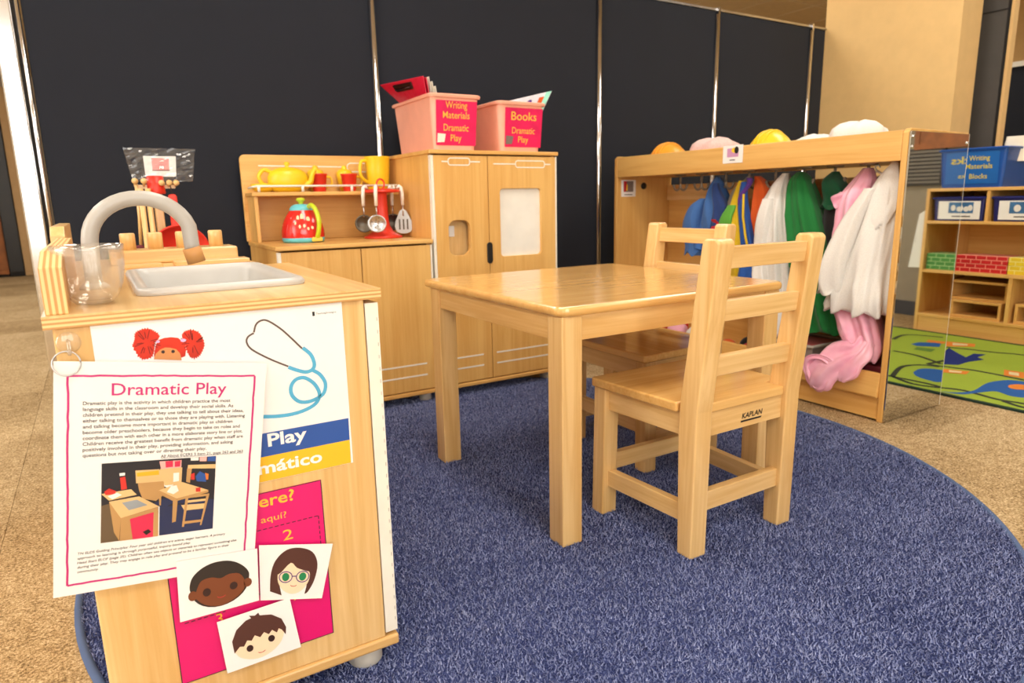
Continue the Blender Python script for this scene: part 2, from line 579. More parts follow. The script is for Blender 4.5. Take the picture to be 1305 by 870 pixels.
# carpet tiles, each a piece of the floor
tile_me = None
TS = 0.61
for ix in range(-3, 9):
    for iy in range(-1, 15):
        cx, cy = 0.02 + ix * TS, 0.21 + iy * TS
        if cx > 5.2 and cy > 3: continue
        if cx > 1.0 and cy > 3.2: continue
        if tile_me is None:
            t = MB().box(-TS / 2 + .0006, TS / 2 - .0006, -TS / 2 + .0006, TS / 2 - .0006, -0.006, 0).build('carpet_tile', 'carpet', floor, org=(0, 0, 0))
            tile_me = t.data
        else:
            t = bpy.data.objects.new('carpet_tile', tile_me); C.objects.link(t); t.parent = floor
        t.location = Vector((cx, cy, 0)) - origin_of(floor)

ceiling = slab('ceiling', -3, 8, -2.5, 13, CEIL_Z, CEIL_Z + 0.06, 'ceiling_tile')
for k in range(19):
    y = -2.4 + 0.61 * k * 1.34
    if y < 13: MB().box(-3, 8, y - 0.012, y + 0.012, CEIL_Z - 0.006, CEIL_Z).build('ceiling_bar', 'ceiling_bar', ceiling)
for k in range(18):
    x = -2.9 + 0.61 * k
    MB().box(x - 0.012, x + 0.012, -2.5, 13, CEIL_Z - 0.005, CEIL_Z).build('ceiling_bar', 'ceiling_bar', ceiling)
# walls out of view, with openings for the assumed fill windows
wf = MB()
wf.box(-3, -1.9, -2.6, -2.5, 0, CEIL_Z).box(1.1, 8, -2.6, -2.5, 0, CEIL_Z).box(-1.9, 1.1, -2.6, -2.5, 0, 0.55).box(-1.9, 1.1, -2.6, -2.5, 2.35, CEIL_Z)
struct(wf.build('wall_front', 'white_wall', org=(2, -2.55, 0)))
wl = MB()
wl.box(-3.1, -3, -2.5, -0.15, 0, CEIL_Z).box(-3.1, -3, 2.55, 13, 0, CEIL_Z).box(-3.1, -3, -0.15, 2.55, 0, 0.6).box(-3.1, -3, -0.15, 2.55, 2.3, CEIL_Z)
struct(wl.build('wall_left', 'white_wall', org=(-3.05, 5, 0)))
slab('wall_back', -3, 8, 13, 13.1, 0, CEIL_Z, 'white_wall')
slab('wall_far_right', 8, 8.1, -2.5, 13, 0, CEIL_Z, 'beige_wall')
for nm, args in (('fill_window_1', (-1.9, 1.1, -2.57, -2.53, 0.55, 2.35)), ('fill_window_2', (-3.07, -3.03, -0.15, 2.55, 0.6, 2.3))):  # unseen windows, assumed and added to give frontal fill
    x0, x1, y0, y1, z0, z1 = args
    wo = struct(MB().box(*args).build(nm, 'fill_window_glow', org=((x0 + x1) / 2, (y0 + y1) / 2, z0)))
    fr = MB()
    if nm == 'fill_window_1':
        for x in (-1.9, -0.43, 1.05): fr.box(x, x + .05, -2.58, -2.49, z0, z1)
        fr.box(x0, x1, -2.58, -2.49, z0, z0 + .05).box(x0, x1, -2.58, -2.49, z1 - .05, z1)
    else:
        for y in (-0.15, 1.17, 2.5): fr.box(-3.08, -2.99, y, y + .05, z0, z1)
        fr.box(-3.08, -2.99, y0, y1, z0, z0 + .05).box(-3.08, -2.99, y0, y1, z1 - .05, z1)
    fr.build('fill_window_frame', 'white_plastic', wo)

# ceiling lamps
def ceiling_light(x, y, label):
    t = thing('ceiling_light', label, 'ceiling light', (x, y, CEIL_Z - 0.05), 'recessed ceiling lights')
    MB().ring_plate([(x - .32, y - .62), (x + .32, y - .62), (x + .32, y + .62), (x - .32, y + .62)], [(x - .29, y - .59), (x + .29, y - .59), (x + .29, y + .59), (x - .29, y + .59)], CEIL_Z - .05, CEIL_Z, 'xy').build('frame', 'white_plastic', t)
    MB().box(x - .29, x + .29, y - .59, y + .59, CEIL_Z - .03, CEIL_Z - .02).build('diffuser', 'diffuser', t)
    l = area_light('lamp', (0, 0, -0.01), (0.56, 1.16), LAMP_W, LAMP_COL, parent=t)
    return t
for x in (-1.6, 0.8, 3.2, 5.6):
    for y in (-0.9, 1.5, 3.9, 7.2):
        if (x > 5 and y > 5): continue
        ceiling_light(x, y, 'recessed rectangular ceiling light with white frame and glowing diffuser')

# navy folding divider, chrome posts between its panels
PY = 2.90
div = thing('room_divider', 'tall dark navy fabric divider with chrome posts behind the play kitchen', 'partition', (2.0, PY, 0))
seams = [-0.128, 1.098, 2.30, 3.146, 3.985, 4.80]
TOPZ = 1.815
for a, b_ in zip(seams[:-1], seams[1:]):
    MB().box(a + .009, b_ - .009, PY, PY + .05, 0.02, TOPZ - .012).build('panel', 'navy_felt', div, bevel=0.004)
for s in seams[1:]:
    p = MB()
    p.tube([(s, PY - .004, 0.0), (s, PY - .004, TOPZ - .03)], 0.0155, 12)
    p.box(s - .007, s + .007, PY - .018, PY + .05, TOPZ - .035, TOPZ + .008)
    p.build('post', 'chrome', div)
MB().box(seams[0], seams[-1], PY - .006, PY + .056, TOPZ - .012, TOPZ).build('top_rail', 'steel', div)
# chrome end post: broad rounded face, dark slot, thin trim
e = MB()
e.box(-0.204, -0.147, PY - .006, PY + .05, 0, TOPZ)
e.build('end_post', 'chrome', div, bevel=.006, seg=3)
MB().box(-0.146, -0.138, PY + .004, PY + .045, 0.0, TOPZ).build('slot', 'dark_gap', div)
MB().tube([(-0.131, PY, 0), (-0.131, PY, TOPZ)], 0.0075, 10).build('end_trim', 'chrome', div)

# beige column at the end of the divider, charcoal screen and far walls beyond the shelf
col = slab('wall_column', 4.13, 4.335, 2.08, 2.90, 0, CEIL_Z, 'beige_wall')
slab('wall_right', 4.47, 4.57, -2.5, 1.18, 0, CEIL_Z, 'grey_wall')
struct(MB().box(4.455, 4.47, -2.5, 1.18, 0, 0.09).build('baseboard_right', 'baseboard', org=(4.46, 0, 0)))

# ================================================================= LARGE FURNITURE
def feet(parent, pts, r=0.028, h=0.041):
    for x, y in pts:
        MB().lathe((x, y, 0.004), [(r * .9, 0), (r, .004), (r, h - .012), (r * .8, h - .004)], 18, cap=True).build('foot', 'foot_grey', parent)

# ---- play sink in front
SX0, SX1, SY0, SY1 = -0.070, 0.364, 0.992, 1.575
sink = thing('play_sink', 'maple play sink cabinet with posters and face cards on its end panel', 'play sink', (0.147, 1.28, 0))
b = MB()
b.box(-0.061, 0.338, 0.9985, 1.014, 0.06, 0.641)
b.build('end_panel', 'maple_z', sink, bevel=0.002)
MB().box(-0.061, 0.338, 1.553, 1.568, 0.06, 0.641).build('end_panel', 'maple_z', sink, bevel=0.002)
MB().box(-0.061, -0.048, 1.014, 1.553, 0.06, 0.641).build('back_panel', 'maple_z', sink)
for y0, y1 in ((1.006, 1.281), (1.285, 1.562)):
    d = MB().box(0.3395, 0.3605, y0, y1, 0.066, 0.634).build('door', 'maple_z', sink, bevel=0.001)
    hb = MB().box(0.3395, 0.3605, y0 - .0065 if y0 < 1.1 else y1 + .0005, y0 - .0005 if y0 < 1.1 else y1 + .0065, 0.066, 0.634)
    hb.build('hinge_strip', 'white_edge', d)
    pins = MB()
    for k in range(27):
        z = 0.085 + k * 0.02
        if y0 < 1.1: pins.box(0.3570, 0.3582, y0 - .0072, y0 - .0060, z, z + .006)
    if y0 < 1.1: pins.build('hinge_gap', 'foot_grey', d)
inner = rrect(0.054, 0.274, 1.136, 1.516, 0.02, 6)
outer = frame_pts(SX0, SX1, SY0, SY1, inner, 6)
ct = MB().ring_plate(outer, inner, 0.6545, 0.657, 'xy')
ct.build('counter', 'maple_y', sink)
MB().ring_plate(outer, inner, 0.641, 0.6545, 'xy').build('counter_edge', 'ply_z', sink)
MB().box(-0.068, 0.361, 0.994, 1.572, 0.041, 0.060).build('base_board', 'maple_x', sink, bevel=0.004)
feet(sink, [(0.312, 1.036), (-0.02, 1.036), (0.312, 1.53), (-0.02, 1.53)], 0.029)
# basin with a rolled rim
b = MB()
def rr_ring(i, r, z): return [(p[0], p[1], z) for p in rrect(0.040 + i, 0.288 - i, 1.122 + i, 1.530 - i, r, 6)]
b.loft([rr_ring(0.0, .030, .6572), rr_ring(-.002, .032, .662), rr_ring(.002, .03, .6675), rr_ring(.009, .026, .6685), rr_ring(.017, .022, .666), rr_ring(.023, .02, .655), rr_ring(.030, .022, .60), rr_ring(.040, .03, .575)], cap=False)
rb = rr_ring(.040, .03, .575)
b.add(rb, [tuple(range(len(rb)))])
basin = b.build('basin', 'sink_grey', sink, fix=False)
# faucet: arched grey pipe with a tan nozzle
path = [(-0.012, 1.30, 0.657), (-0.012, 1.30, 0.70), (-0.010, 1.30, 0.733)]
for k in range(0, 17):
    a = R(176 - 158 * k / 16)
    path.append((0.066 + 0.076 * math.cos(a), 1.30 - 0.0, 0.731 + 0.070 * math.sin(a)))
path.append((0.1395, 1.30, 0.722))
path.append((0.1405, 1.30, 0.709))
fa = MB().tube(path, 0.0125, 16).build('faucet', 'faucet_grey', sink)
MB().tube([(0.1385, 1.30, 0.716), (0.1445, 1.30, 0.690)], 0.0152, 18).build('nozzle', plain('tan_nozzle', srgb(196, 140, 78), .5) and 'tan_nozzle', fa)
MB().lathe((-0.012, 1.30, 0.657), [(.022, 0), (.022, .004), (.014, .010)], 18, cap=True).build('flange', 'sink_grey', fa)
# laminated back ledge
pe = MB()
pe.prism([(1.003, 0.657), (1.55, 0.657), (1.55, 0.732), (1.085, 0.732), (1.003, 0.716)], -0.066, -0.041, 'yz')
pe.build('back_ledge', 'ply_x', sink, bevel=0.0015)

# ---- play range standing behind the sink
rng_t = thing('play_range', 'low wooden play unit with four upright pegs behind the sink', 'play stove', (0.12, 1.82, 0))
b = MB(); b.box(-0.07, 0.30, 1.60, 2.04, 0.06, 0.640); b.build('body', 'maple_z', rng_t, bevel=0.003)
MB().box(-0.078, 0.312, 1.588, 2.05, 0.640, 0.656).build('top', 'maple_x', rng_t, bevel=0.002)
MB().box(-0.076, 0.308, 1.592, 2.046, 0.041, 0.060).build('base_board', 'maple_x', rng_t, bevel=0.003)
feet(rng_t, [(0.27, 1.64), (-0.03, 1.64), (0.27, 2.0), (-0.03, 2.0)])
MB().prism([(1.60, 0.656), (2.03, 0.656), (2.03, 0.752), (1.63, 0.752), (1.60, 0.735)], -0.077, -0.052, 'yz').build('back_ledge', 'maple_y', rng_t, bevel=0.002)
MB().box(0.02, 0.296, 1.80, 1.905, 0.656, 0.688).build('peg_board', 'maple_x', rng_t, bevel=0.004)
for x in (0.062, 0.120, 0.181, 0.255):
    MB().lathe((x, 1.855, 0.688), [(.0165, 0), (.0165, .036), (.0145, .039)], 20, cap=True).build('peg', 'maple_z', rng_t)
MB().box(0.035, 0.118, 1.675, 1.725, 0.656, 0.664).build('slat', 'maple_x', rng_t, bevel=0.002)
MB().box(0.142, 0.30, 1.675, 1.735, 0.656, 0.666).build('slat', 'maple_x', rng_t, bevel=0.002)

# ---- cupboard with hutch
CY0, CY1 = 2.40, 2.868
hut = thing('play_cupboard', 'wooden play kitchen cupboard with hutch shelf and two doors beside refrigerator', 'play cupboard', (0.81, 2.65, 0))
HX0, HX1 = 0.520, 1.098
MB().box(HX0, HX0 + .015, CY0 + .022, CY1, 0.055, 0.630).build('side_panel', 'birch_z', hut)
MB().box(HX1 - .015, HX1, CY0 + .022, CY1, 0.055, 0.630).build('side_panel', 'birch_z', hut)
MB().box(HX0 + .015, HX1 - .015, CY1 - .01, CY1, 0.055, 0.630).build('back_panel', 'birch_z', hut)
MB().box(HX0 - .006, HX1 + .003, CY0 - .006, CY1 - .002, 0.630, 0.645).build('counter', 'birch_x', hut, bevel=0.003)
MB().box(HX0 - .004, HX1 + .003, CY0 - .004, CY1 - .002, 0.038, 0.054).build('base_board', 'birch_x', hut, bevel=0.003)
feet(hut, [(HX0 + .04, CY0 + .04), (HX1 - .04, CY0 + .04), (HX0 + .04, CY1 - .04), (HX1 - .04, CY1 - .04)], 0.025, 0.038)
def inlay(parent, x0, x1, z, y, th=0.006):
    MB().box(x0, x1, y - .0008, y + .004, z - th / 2, z + th / 2).build('inlay_line', 'white_edge', parent)
for x0, x1, hx in ((HX0 + .012, 0.8135, HX0 + .001), (0.8165, HX1 - .008, HX1 - .0075)):
    d = MB().box(x0, x1, CY0, CY0 + .021, 0.058, 0.624).build('door', 'birch_z', hut, bevel=0.0015)
    MB().box(hx, hx + .0105 if hx < .7 else hx + .007, CY0 + .001, CY0 + .021, 0.058, 0.624).build('hinge_strip', 'white_edge', d)
    inlay(d, x0 + .05, x1 - .036, 0.162, CY0); inlay(d, x0 + .05, x1 - .036, 0.117, CY0)
hp = MB()
hp.prism([(HX0 - .012, .645)] + [(HX1 - .001, .645), (HX1 - .001, .979)] + [(HX0 - .012 + .02 - .02 * math.cos(R(a)) if True else 0, .979 - .02 + .02 * math.sin(R(a))) for a in (90, 67, 45, 22, 0)], CY1 - .018, CY1 - .002, 'xz')
hp.build('hutch_back', 'birch_x', hut, bevel=0.003)
MB().box(HX0 + .002, HX0 + .016, 2.715, CY1 - .018, 0.645, 0.818).build('hutch_side', 'birch_z', hut, bevel=0.002)
MB().box(HX0 - .006, HX1 - .002, 2.705, CY1 - .018, 0.818, 0.833).build('hutch_shelf', 'birch_x', hut, bevel=0.003)
ra = MB()
ra.tube([(HX0 + .002, 2.80, .850), (HX0 + .004, 2.73, .853), (HX0 + .016, 2.713, .855), (HX0 + .035, 2.711, .855), (HX1 - .004, 2.711, .855)], 0.0042, 8)
for x in (HX0 + .022, 0.705, 0.90, HX1 - .02):
    ra.cyl((x, 2.711, .833), .0055, .022, 10)
ra.build('guard_rail', 'white_plastic', hut)
hd = MB()
def strip(p, z0, wd=.005):
    for q in stroke(p, wd):
        hd.add([(u, CY1 - .0188, v) for u, v in q], [(0, 1, 2, 3)])
strip([(.575, .937), (.93, .9345)], 0); strip([(.93 + .0, .9345), (.935, .945), (.945, .95), (1.05, .95), (1.058, .945), (1.058, .922), (1.05, .915), (.945, .915), (.935, .922), (.93, .9345)], 0)
hd.build('inlay_line', 'white_edge', hut, fix=False)

# ---- refrigerator
FX0, FX1 = 1.106, 1.684
fri = thing('play_refrigerator', 'tall wooden play refrigerator with two doors and white panel window', 'play refrigerator', (1.395, 2.65, 0))
MB().box(FX0, FX0 + .015, CY0 + .022, CY1, .055, .962).build('side_panel', 'birch_z', fri)
MB().box(FX1 - .015, FX1, CY0 + .022, CY1, .055, .962).build('side_panel', 'birch_z', fri)
MB().box(FX0 + .015, FX1 - .015, CY1 - .01, CY1, .055, .962).build('back_panel', 'birch_z', fri)
for z in (.32, .558, .80):
    MB().box(FX0 + .015, FX1 - .015, CY0 + .06, CY1 - .01, z, z + .012).build('inner_shelf', 'birch_x', fri)
MB().box(FX0 + .015, FX0 + .236, CY0 + .045, CY0 + .055, .5725, .80).build('added_back', 'maple_z', fri)  # panel added close behind the opening so the interior catches light
MB().box(FX0 + .236, FX0 + .248, CY0 + .05, CY1 - .01, .055, .962).build('divider', 'birch_z', fri)
MB().box(FX0 - .006, FX1 + .005, CY0 - .006, CY1 + .002, .962, .977).build('top', 'birch_x', fri, bevel=0.003)
MB().box(FX0 - .004, FX1 + .004, CY0 - .004, CY1, .038, .054).build('base_board', 'birch_x', fri, bevel=0.003)
feet(fri, [(FX0 + .04, CY0 + .04), (FX1 - .04, CY0 + .04), (FX0 + .04, CY1 - .04), (FX1 - .04, CY1 - .04)], 0.025, 0.038)
# left door, arched see-through opening
XS = 1.352
def door_hole(x0, x1, hole):
    out = frame_pts(x0, x1, .058, .957, hole, 6)
    return MB().ring_plate(out, hole, CY0, CY0 + .021, 'xz').build('door', 'birch_z', fri, bevel=0.0015)
dl = door_hole(FX0 + .012, XS - .0015, rrect(1.172, 1.266, .576, .712, .03, 6))
dr = door_hole(XS + .0015, FX1 - .008, rrect(1.406, 1.604, .560, .831, .016, 6))
MB().box(1.40, 1.61, CY0 + .012, CY0 + .016, .553, .838).build('white_panel', 'white_plastic', dr)
MB().box(FX0 + .001, FX0 + .0115, CY0 + .001, CY0 + .021, .058, .957).build('hinge_strip', 'white_edge', dl)
MB().box(FX1 - .0075, FX1, CY0 + .001, CY0 + .021, .058, .957).build('hinge_strip', 'white_edge', dr)
for z in (.163, .118):
    inlay(dl, 1.14, 1.31, z, CY0); inlay(dr, 1.373, 1.645, z, CY0)
def deco(parent, x0, x1, r0, r1, z):
    g = MB()
    P = [[(x0, z), (r0, z)], [(r1, z), (x1, z)]]
    for p in P:
        for q in stroke(p, .005): g.add([(u, CY0 - .0008, v) for u, v in q], [(0, 1, 2, 3)])
    for q in stroke(rrect(r0, r1, z - .013, z + .013, .009, 4), .0045, True): g.add([(u, CY0 - .0008, v) for u, v in q], [(0, 1, 2, 3)])
    g.build('inlay_line', 'white_edge', parent, fix=False)
deco(dl, 1.152, 1.318, 1.180, 1.272, .934); deco(dr, 1.378, 1.652, 1.482, 1.622, .927)
hn = MB(); hn.prism(rrect(XS - .0135, XS + .0115, .536, .621, .012, 6), CY0 - .006, CY0 - .0005, 'xz'); hn.build('handle', 'black_plastic', fri, bevel=.002)
MB().box(1.192, 1.217, CY0 + .0435, CY0 + .0445, .648, .690).build('wall_card', 'paper', fri)

# ---- table
tab = thing('activity_table', 'square maple table with bullnose top and four straight legs', 'table', (1.19, 1.51, 0))
TX0, TX1, TY0, TY1, TZ = 0.813, 1.548, 1.148, 1.870, 0.560
b = MB(); b.prism(rrect(TX0, TX1, TY0, TY1, .032, 6), TZ - .022, TZ, 'xy')
b.build('table_top', 'gloss_x', tab, bevel=0.0095, seg=4)
for x in (TX0 + .011, TX1 - .014 - .055):
    for y in (TY0 + .011, TY1 - .042 - .055):
        MB().box(x, x + .055, y, y + .055, 0.003, TZ - .022).build('leg', 'maple_z', tab, bevel=0.003)
for y in (TY0 + .016, TY1 - .048 - .02):
    MB().box(TX0 + .066, TX1 - .069, y, y + .02, TZ - .078, TZ - .022).build('apron', 'maple_x', tab, bevel=.001)
for x in (TX0 + .016, TX1 - .020 - .02):
    MB().box(x, x + .02, TY0 + .066, TY1 - .097, TZ - .078, TZ - .022).build('apron', 'maple_y', tab, bevel=.001)

# ---- chairs
def make_chair(label):
    t = thing('child_chair', label, 'chair', (0, 0, 0), 'wooden chairs at the table')
    MB().prism([(-.121, .004), (.121, .004), (.121, .052), (.174, .052), (.19, .322), (.182, .330), (-.182, .330), (-.19, .322), (-.174, .052), (-.121, .052)], .3305, .3525, 'xy').build('seat', 'gloss_x', t, bevel=.004, seg=3)
    for s in (-1, 1):
        xc = s * .1445
        prof = [(0.0, .003), (.042, .003), (.050, .30), (.046, .36), (.000, .695), (-.006, .702), (-.036, .702), (-.044, .694), (-.004, .34), (-.003, .28)]
        MB().prism(prof, xc - .0235, xc + .0235, 'yz').build('rear_post', 'maple_z', t, bevel=.004, seg=3)
        q = lambda c, z: [(c - .0225, .279, z), (c + .0225, .279, z), (c + .0225, .321, z), (c - .0225, .321, z)]
        MB().hexa(q(s * .167, .003), q(s * .161, .3305)).build('leg', 'maple_z', t, bevel=.003)
        a = lambda y, z, hw: (s * (.1445 + (y / .30) * .018) - hw, s * (.1445 + (y / .30) * .018) + hw)
        for z0, z1, nm in ((.276, .3305, 'apron'), (.076, .119, 'stretcher')):
            g = MB(); A, B = a(.045, z0, .010), a(.282, z0, .010)
            g.hexa([(A[0], .045, z0), (A[1], .045, z0), (B[1], .282, z0), (B[0], .282, z0)], [(A[0], .045, z1), (A[1], .045, z1), (B[1], .282, z1), (B[0], .282, z1)])
            g.build(nm, 'maple_y', t, bevel=.002)
    ap = MB().box(-.122, .122, .010, .030, .276, .3305).build('rear_apron', 'maple_x', t, bevel=.001)
    MB().box(-.141, .141, .290, .310, .276, .3305).build('apron', 'maple_x', t, bevel=.001)
    MB().box(-.122, .122, .010, .030, .103, .148).build('stretcher', 'maple_x', t, bevel=.002)
    MB().box(-.146, .146, .290, .310, .112, .155).build('stretcher', 'maple_x', t, bevel=.002)
    for z0, z1 in ((.641, .686), (.531, .575), (.411, .455)):
        yc = lambda z: .022 - (z - .34) * .116 - .004
        g = MB()
        g.hexa([(-.122, yc(z0) - .010, z0), (.122, yc(z0) - .010, z0), (.122, yc(z0) + .010, z0), (-.122, yc(z0) + .010, z0)], [(-.122, yc(z1) - .010, z1), (.122, yc(z1) - .010, z1), (.122, yc(z1) + .010, z1), (-.122, yc(z1) + .010, z1)])
        g.build('back_rail', 'maple_x', t, bevel=.002)
    fc = Face2D((-.122, .010, .276), (.122, .010, .276), (.122, .010, .3305), (-.122, .010, .3305), .244, .0545)
    lettering(fc, 'KAPLAN', .110, .021, .0125, 'ink', ap, width=.066, slant=.18, offset=.02)
    print_shape(fc, [[(.106, .0125), (.174, .0125), (.176, .0165), (.107, .0165)]], 'ink', ap, 'underline', .0006)
    return t
plain('ink', srgb(20, 18, 18), .6)
ch1 = make_chair('ladder-back maple chair tucked in with its back to the open carpet')
ch2 = copy_tree(ch1)
ch2['label'] = 'ladder-back maple chair on the table side facing away from the clothes rack'
ch1.location = (1.1925, .961, .0)
ch2.location = (1.590, 1.565, .0)
ch2.rotation_euler.z = R(90)

# ---- round blue rug with a deep pile
rug = thing('round_rug', 'round navy blue shag rug under table and play kitchen', 'rug', (1.0, 1.5, 0))
RR = 1.13
MB().lathe((1.0, 1.5, 0), [(0.0001, .003), (RR - .01, .003), (RR - .01, .001)], 96).build('backing', 'rug_base', rug)
MB().lathe((1.0, 1.5, 0), [(RR - .016, .001), (RR - .014, .007), (RR - .008, .009), (RR - .002, .006), (RR, .001)], 120).build('binding', 'rug_binding', rug)
def pile():
    sp = 0.0046
    g = np.arange(-RR, RR, sp)
    X, Y = np.meshgrid(g, g)
    X = X.ravel() + rng.uniform(-sp, sp, X.size) * .6
    Y = Y.ravel() + rng.uniform(-sp, sp, Y.size) * .6
    k = (X ** 2 + Y ** 2 < (RR - .013) ** 2)
    X, Y = X[k] + 1.0, Y[k] + 1.5
    # leave out what the photograph cannot see: under the sink and range bodies
    k = ~((X < 0.30) & (Y > 1.08) & (X > -.05))
    X, Y = X[k], Y[k]
    n = X.size
    ang = rng.uniform(0, 2 * PI, n); wd = rng.uniform(.0012, .0023, n); h = rng.uniform(.004, .0095, n)
    la = rng.uniform(0, 2 * PI, n); le = rng.uniform(.001, .008, n)
    V = np.empty((n, 3, 3))
    V[:, 0] = np.stack([X - np.cos(ang) * wd, Y - np.sin(ang) * wd, np.full(n, .004)], 1)
    V[:, 1] = np.stack([X + np.cos(ang) * wd, Y + np.sin(ang) * wd, np.full(n, .004)], 1)
    V[:, 2] = np.stack([X + np.cos(la) * le, Y + np.sin(la) * le, .004 + h], 1)
    V = V.reshape(-1, 3) - np.array([1.0, 1.5, 0])
    me = bpy.data.meshes.new('pile')
    me.vertices.add(3 * n); me.vertices.foreach_set('co', V.ravel())
    me.loops.add(3 * n); me.loops.foreach_set('vertex_index', np.arange(3 * n))
    me.polygons.add(n); me.polygons.foreach_set('loop_start', np.arange(0, 3 * n, 3)); me.polygons.foreach_set('loop_total', np.full(n, 3))
    me.update(calc_edges=True)
    me.materials.append(MATS['rug_pile'])
    o = bpy.data.objects.new('pile', me); C.objects.link(o); o.parent = rug; o['kind'] = 'stuff'
carpet_mat('rug_pile', srgb(86, 94, 136), srgb(128, 138, 182), srgb(172, 180, 216), 230)
pile()

# ---- clothes rack with mirror end
KX0, KX1, KY0, KY1 = 2.250, 2.620, 1.2565, 2.705
rack = thing('clothes_rack', 'wooden dress-up rack with hooks, hat tray and a mirror on its end', 'clothes rack', (2.43, 1.98, 0))
MB().prism([(KX0, 0.0), (KX1, 0.0), (KX1, .980), (KX0 + .014, .985), (KX0, .972)], KY0, KY0 + .02, 'xz').build('end_panel', 'birch_z', rack, bevel=.003)
MB().prism([(KX0, 0.0), (KX1, 0.0), (KX1, .980), (KX0 + .014, .985), (KX0, .972)], KY1 - .02, KY1, 'xz').build('end_panel', 'birch_z', rack, bevel=.003)
MB().box(KX0 + .016, KX1 - .012, KY0 + .02, KY1 - .02, .886, .900).build('hat_shelf', 'birch_y', rack)
MB().box(KX0 + .001, KX0 + .016, KY0 + .02, KY1 - .02, .884, .980).build('top_fascia', 'birch_y', rack, bevel=.003)
MB().box(KX1 - .012, KX1, KY0 + .02, KY1 - .02, .884, .955).build('rear_fascia', 'birch_y', rack, bevel=.002)
MB().box(KX1 - .014, KX1 - .002, KY0 + .02, KY1 - .02, .075, .775).build('back_panel', 'birch_y', rack)
MB().box(KX1 - .030, KX1 - .014, KY0 + .02, KY1 - .02, .768, .846).build('back_rail', 'maple_y', rack, bevel=.002)
MB().box(KX0 + .02, KX1 - .014, KY0 + .02, KY1 - .02, .078, .090).build('tray_bottom', 'birch_y', rack)
MB().box(KX0 + .004, KX0 + .018, KY0 + .02, KY1 - .02, .008, .084).build('kick_board', 'birch_y', rack)
MB().prism([(KX0 - .012, .092), (KX0 - .008, .084), (KX0 + .016, .084), (KX0 + .016, .172), (KX0 + .002, .172)], KY0 + .02, KY1 - .02, 'xz').build('tray_lip', 'birch_y', rack, bevel=.003)
mp = MB().box(KX0 + .004, KX1 - .006, KY0 - .0055, KY0 - .0005, .004, .975).build('mirror_panel', 'mirror', rack, bevel=.0008)
MB().box(KX1 - .0062, KX1 - .0042, KY0 - .0056, KY0 - .0004, .004, .975).build('mirror_edge', 'white_plastic', mp)
for x, z in ((KX0 + .016, .958), (KX0 + .016, .926), (KX1 - .018, .945)):
    MB().lathe((x, KY0 - .0055, z), [(.006, 0), (.005, -.003), (.001, -.0042)], 12, axis='y', cap=True).build('screw', 'chrome', mp)
HOOK_Y = [2.395, 2.262, 2.120, 1.995, 1.862, 1.730, 1.600, 1.470, 1.355]
def hook(y, x=2.395):
    g = MB()
    g.lathe((x, y, .886), [(.001, -.006), (.032, -.006), (.035, -.002), (.035, 0)], 16, sx=.5, sy=1.0)
    g.tube([(x, y, .884), (x, y, .846)], .0055, 8)
    for s in (-1, 1):
        pts = [(x, y, .852)] + [(x, y + s * (.021 - .021 * math.cos(R(a))), .838 - .024 * math.sin(R(a))) for a in (0, 30, 60, 90, 120, 150, 175)]
        g.tube(pts, .0052, 8)
        g.lathe((x, y + s * .042, .836), [(.001, -.007), (.0068, -.003), (.0068, .004), (.001, .008)], 8)
    return g.build('coat_hook', 'hook_metal', rack)
for y in HOOK_Y: hook(y)

# ================================================================= PRINTS AND CARDS ON THE SINK'S END
plain('print_pink', srgb(226, 20, 112), .4, var=.02)
plain('print_magenta', srgb(200, 40, 120), .4)
plain('print_blue', srgb(40, 84, 164), .4, var=.02)
plain('print_yellow', srgb(246, 190, 40), .4, var=.02)
plain('print_gold', srgb(240, 190, 60), .4)
plain('print_dark', srgb(52, 36, 44), .5)
plain('print_grey', srgb(78, 72, 76), .6)
plain('hair_red', srgb(208, 48, 24), .7, var=.3)
plain('doll_skin', srgb(214, 142, 84), .6)
plain('stetho_blue', srgb(84, 176, 216), .4)
plain('stetho_wire', srgb(96, 76, 70), .4)
plain('skin_dark', srgb(120, 62, 30), .6, var=.01)
plain('hair_black', srgb(44, 34, 28), .6, var=.02)
plain('skin_light', srgb(250, 220, 186), .6, var=.01)
plain('hair_brown', srgb(82, 44, 34), .6, var=.02)
plain('eye_brown', srgb(52, 26, 22), .5)
plain('mouth_red', srgb(190, 50, 50), .5)
plain('eye_green', srgb(30, 130, 80), .5)
plain('frame_purple', srgb(96, 70, 130), .5)
SP = Face2D((0, .9975, 0), (1, .9975, 0), (1, .9975, 1), (0, .9975, 1))   # x, z on the end panel

po = thing('poster', 'white poster with red-haired doll, blue stethoscope and blue and yellow title bands', 'poster', (.14, .998, .384))
sheet_box(SP, -.021, .303, .384, .640, .0007).build('sheet', 'paper', po)
d1 = .0011
STE_W1 = [(0.174, 0.608), (0.166, 0.604), (0.163, 0.597), (0.167, 0.587), (0.18, 0.576), (0.198, 0.564), (0.217, 0.553)]
STE_W2 = [(0.174, 0.609), (0.178, 0.62), (0.186, 0.625), (0.195, 0.623), (0.211, 0.61), (0.226, 0.593), (0.239, 0.577)]
STE_B1 = [(0.217, 0.552), (0.228, 0.546), (0.241, 0.541), (0.251, 0.543), (0.255, 0.551), (0.251, 0.566), (0.24, 0.578)]
STE_B2 = [(0.252, 0.542), (0.262, 0.534), (0.269, 0.52), (0.267, 0.507), (0.26, 0.5), (0.244, 0.495), (0.229, 0.497), (0.219, 0.508), (0.218, 0.521), (0.225, 0.531), (0.237, 0.533), (0.248, 0.526), (0.256, 0.515), (0.259, 0.502), (0.252, 0.49), (0.236, 0.483), (0.216, 0.48), (0.193, 0.481), (0.174, 0.484)]
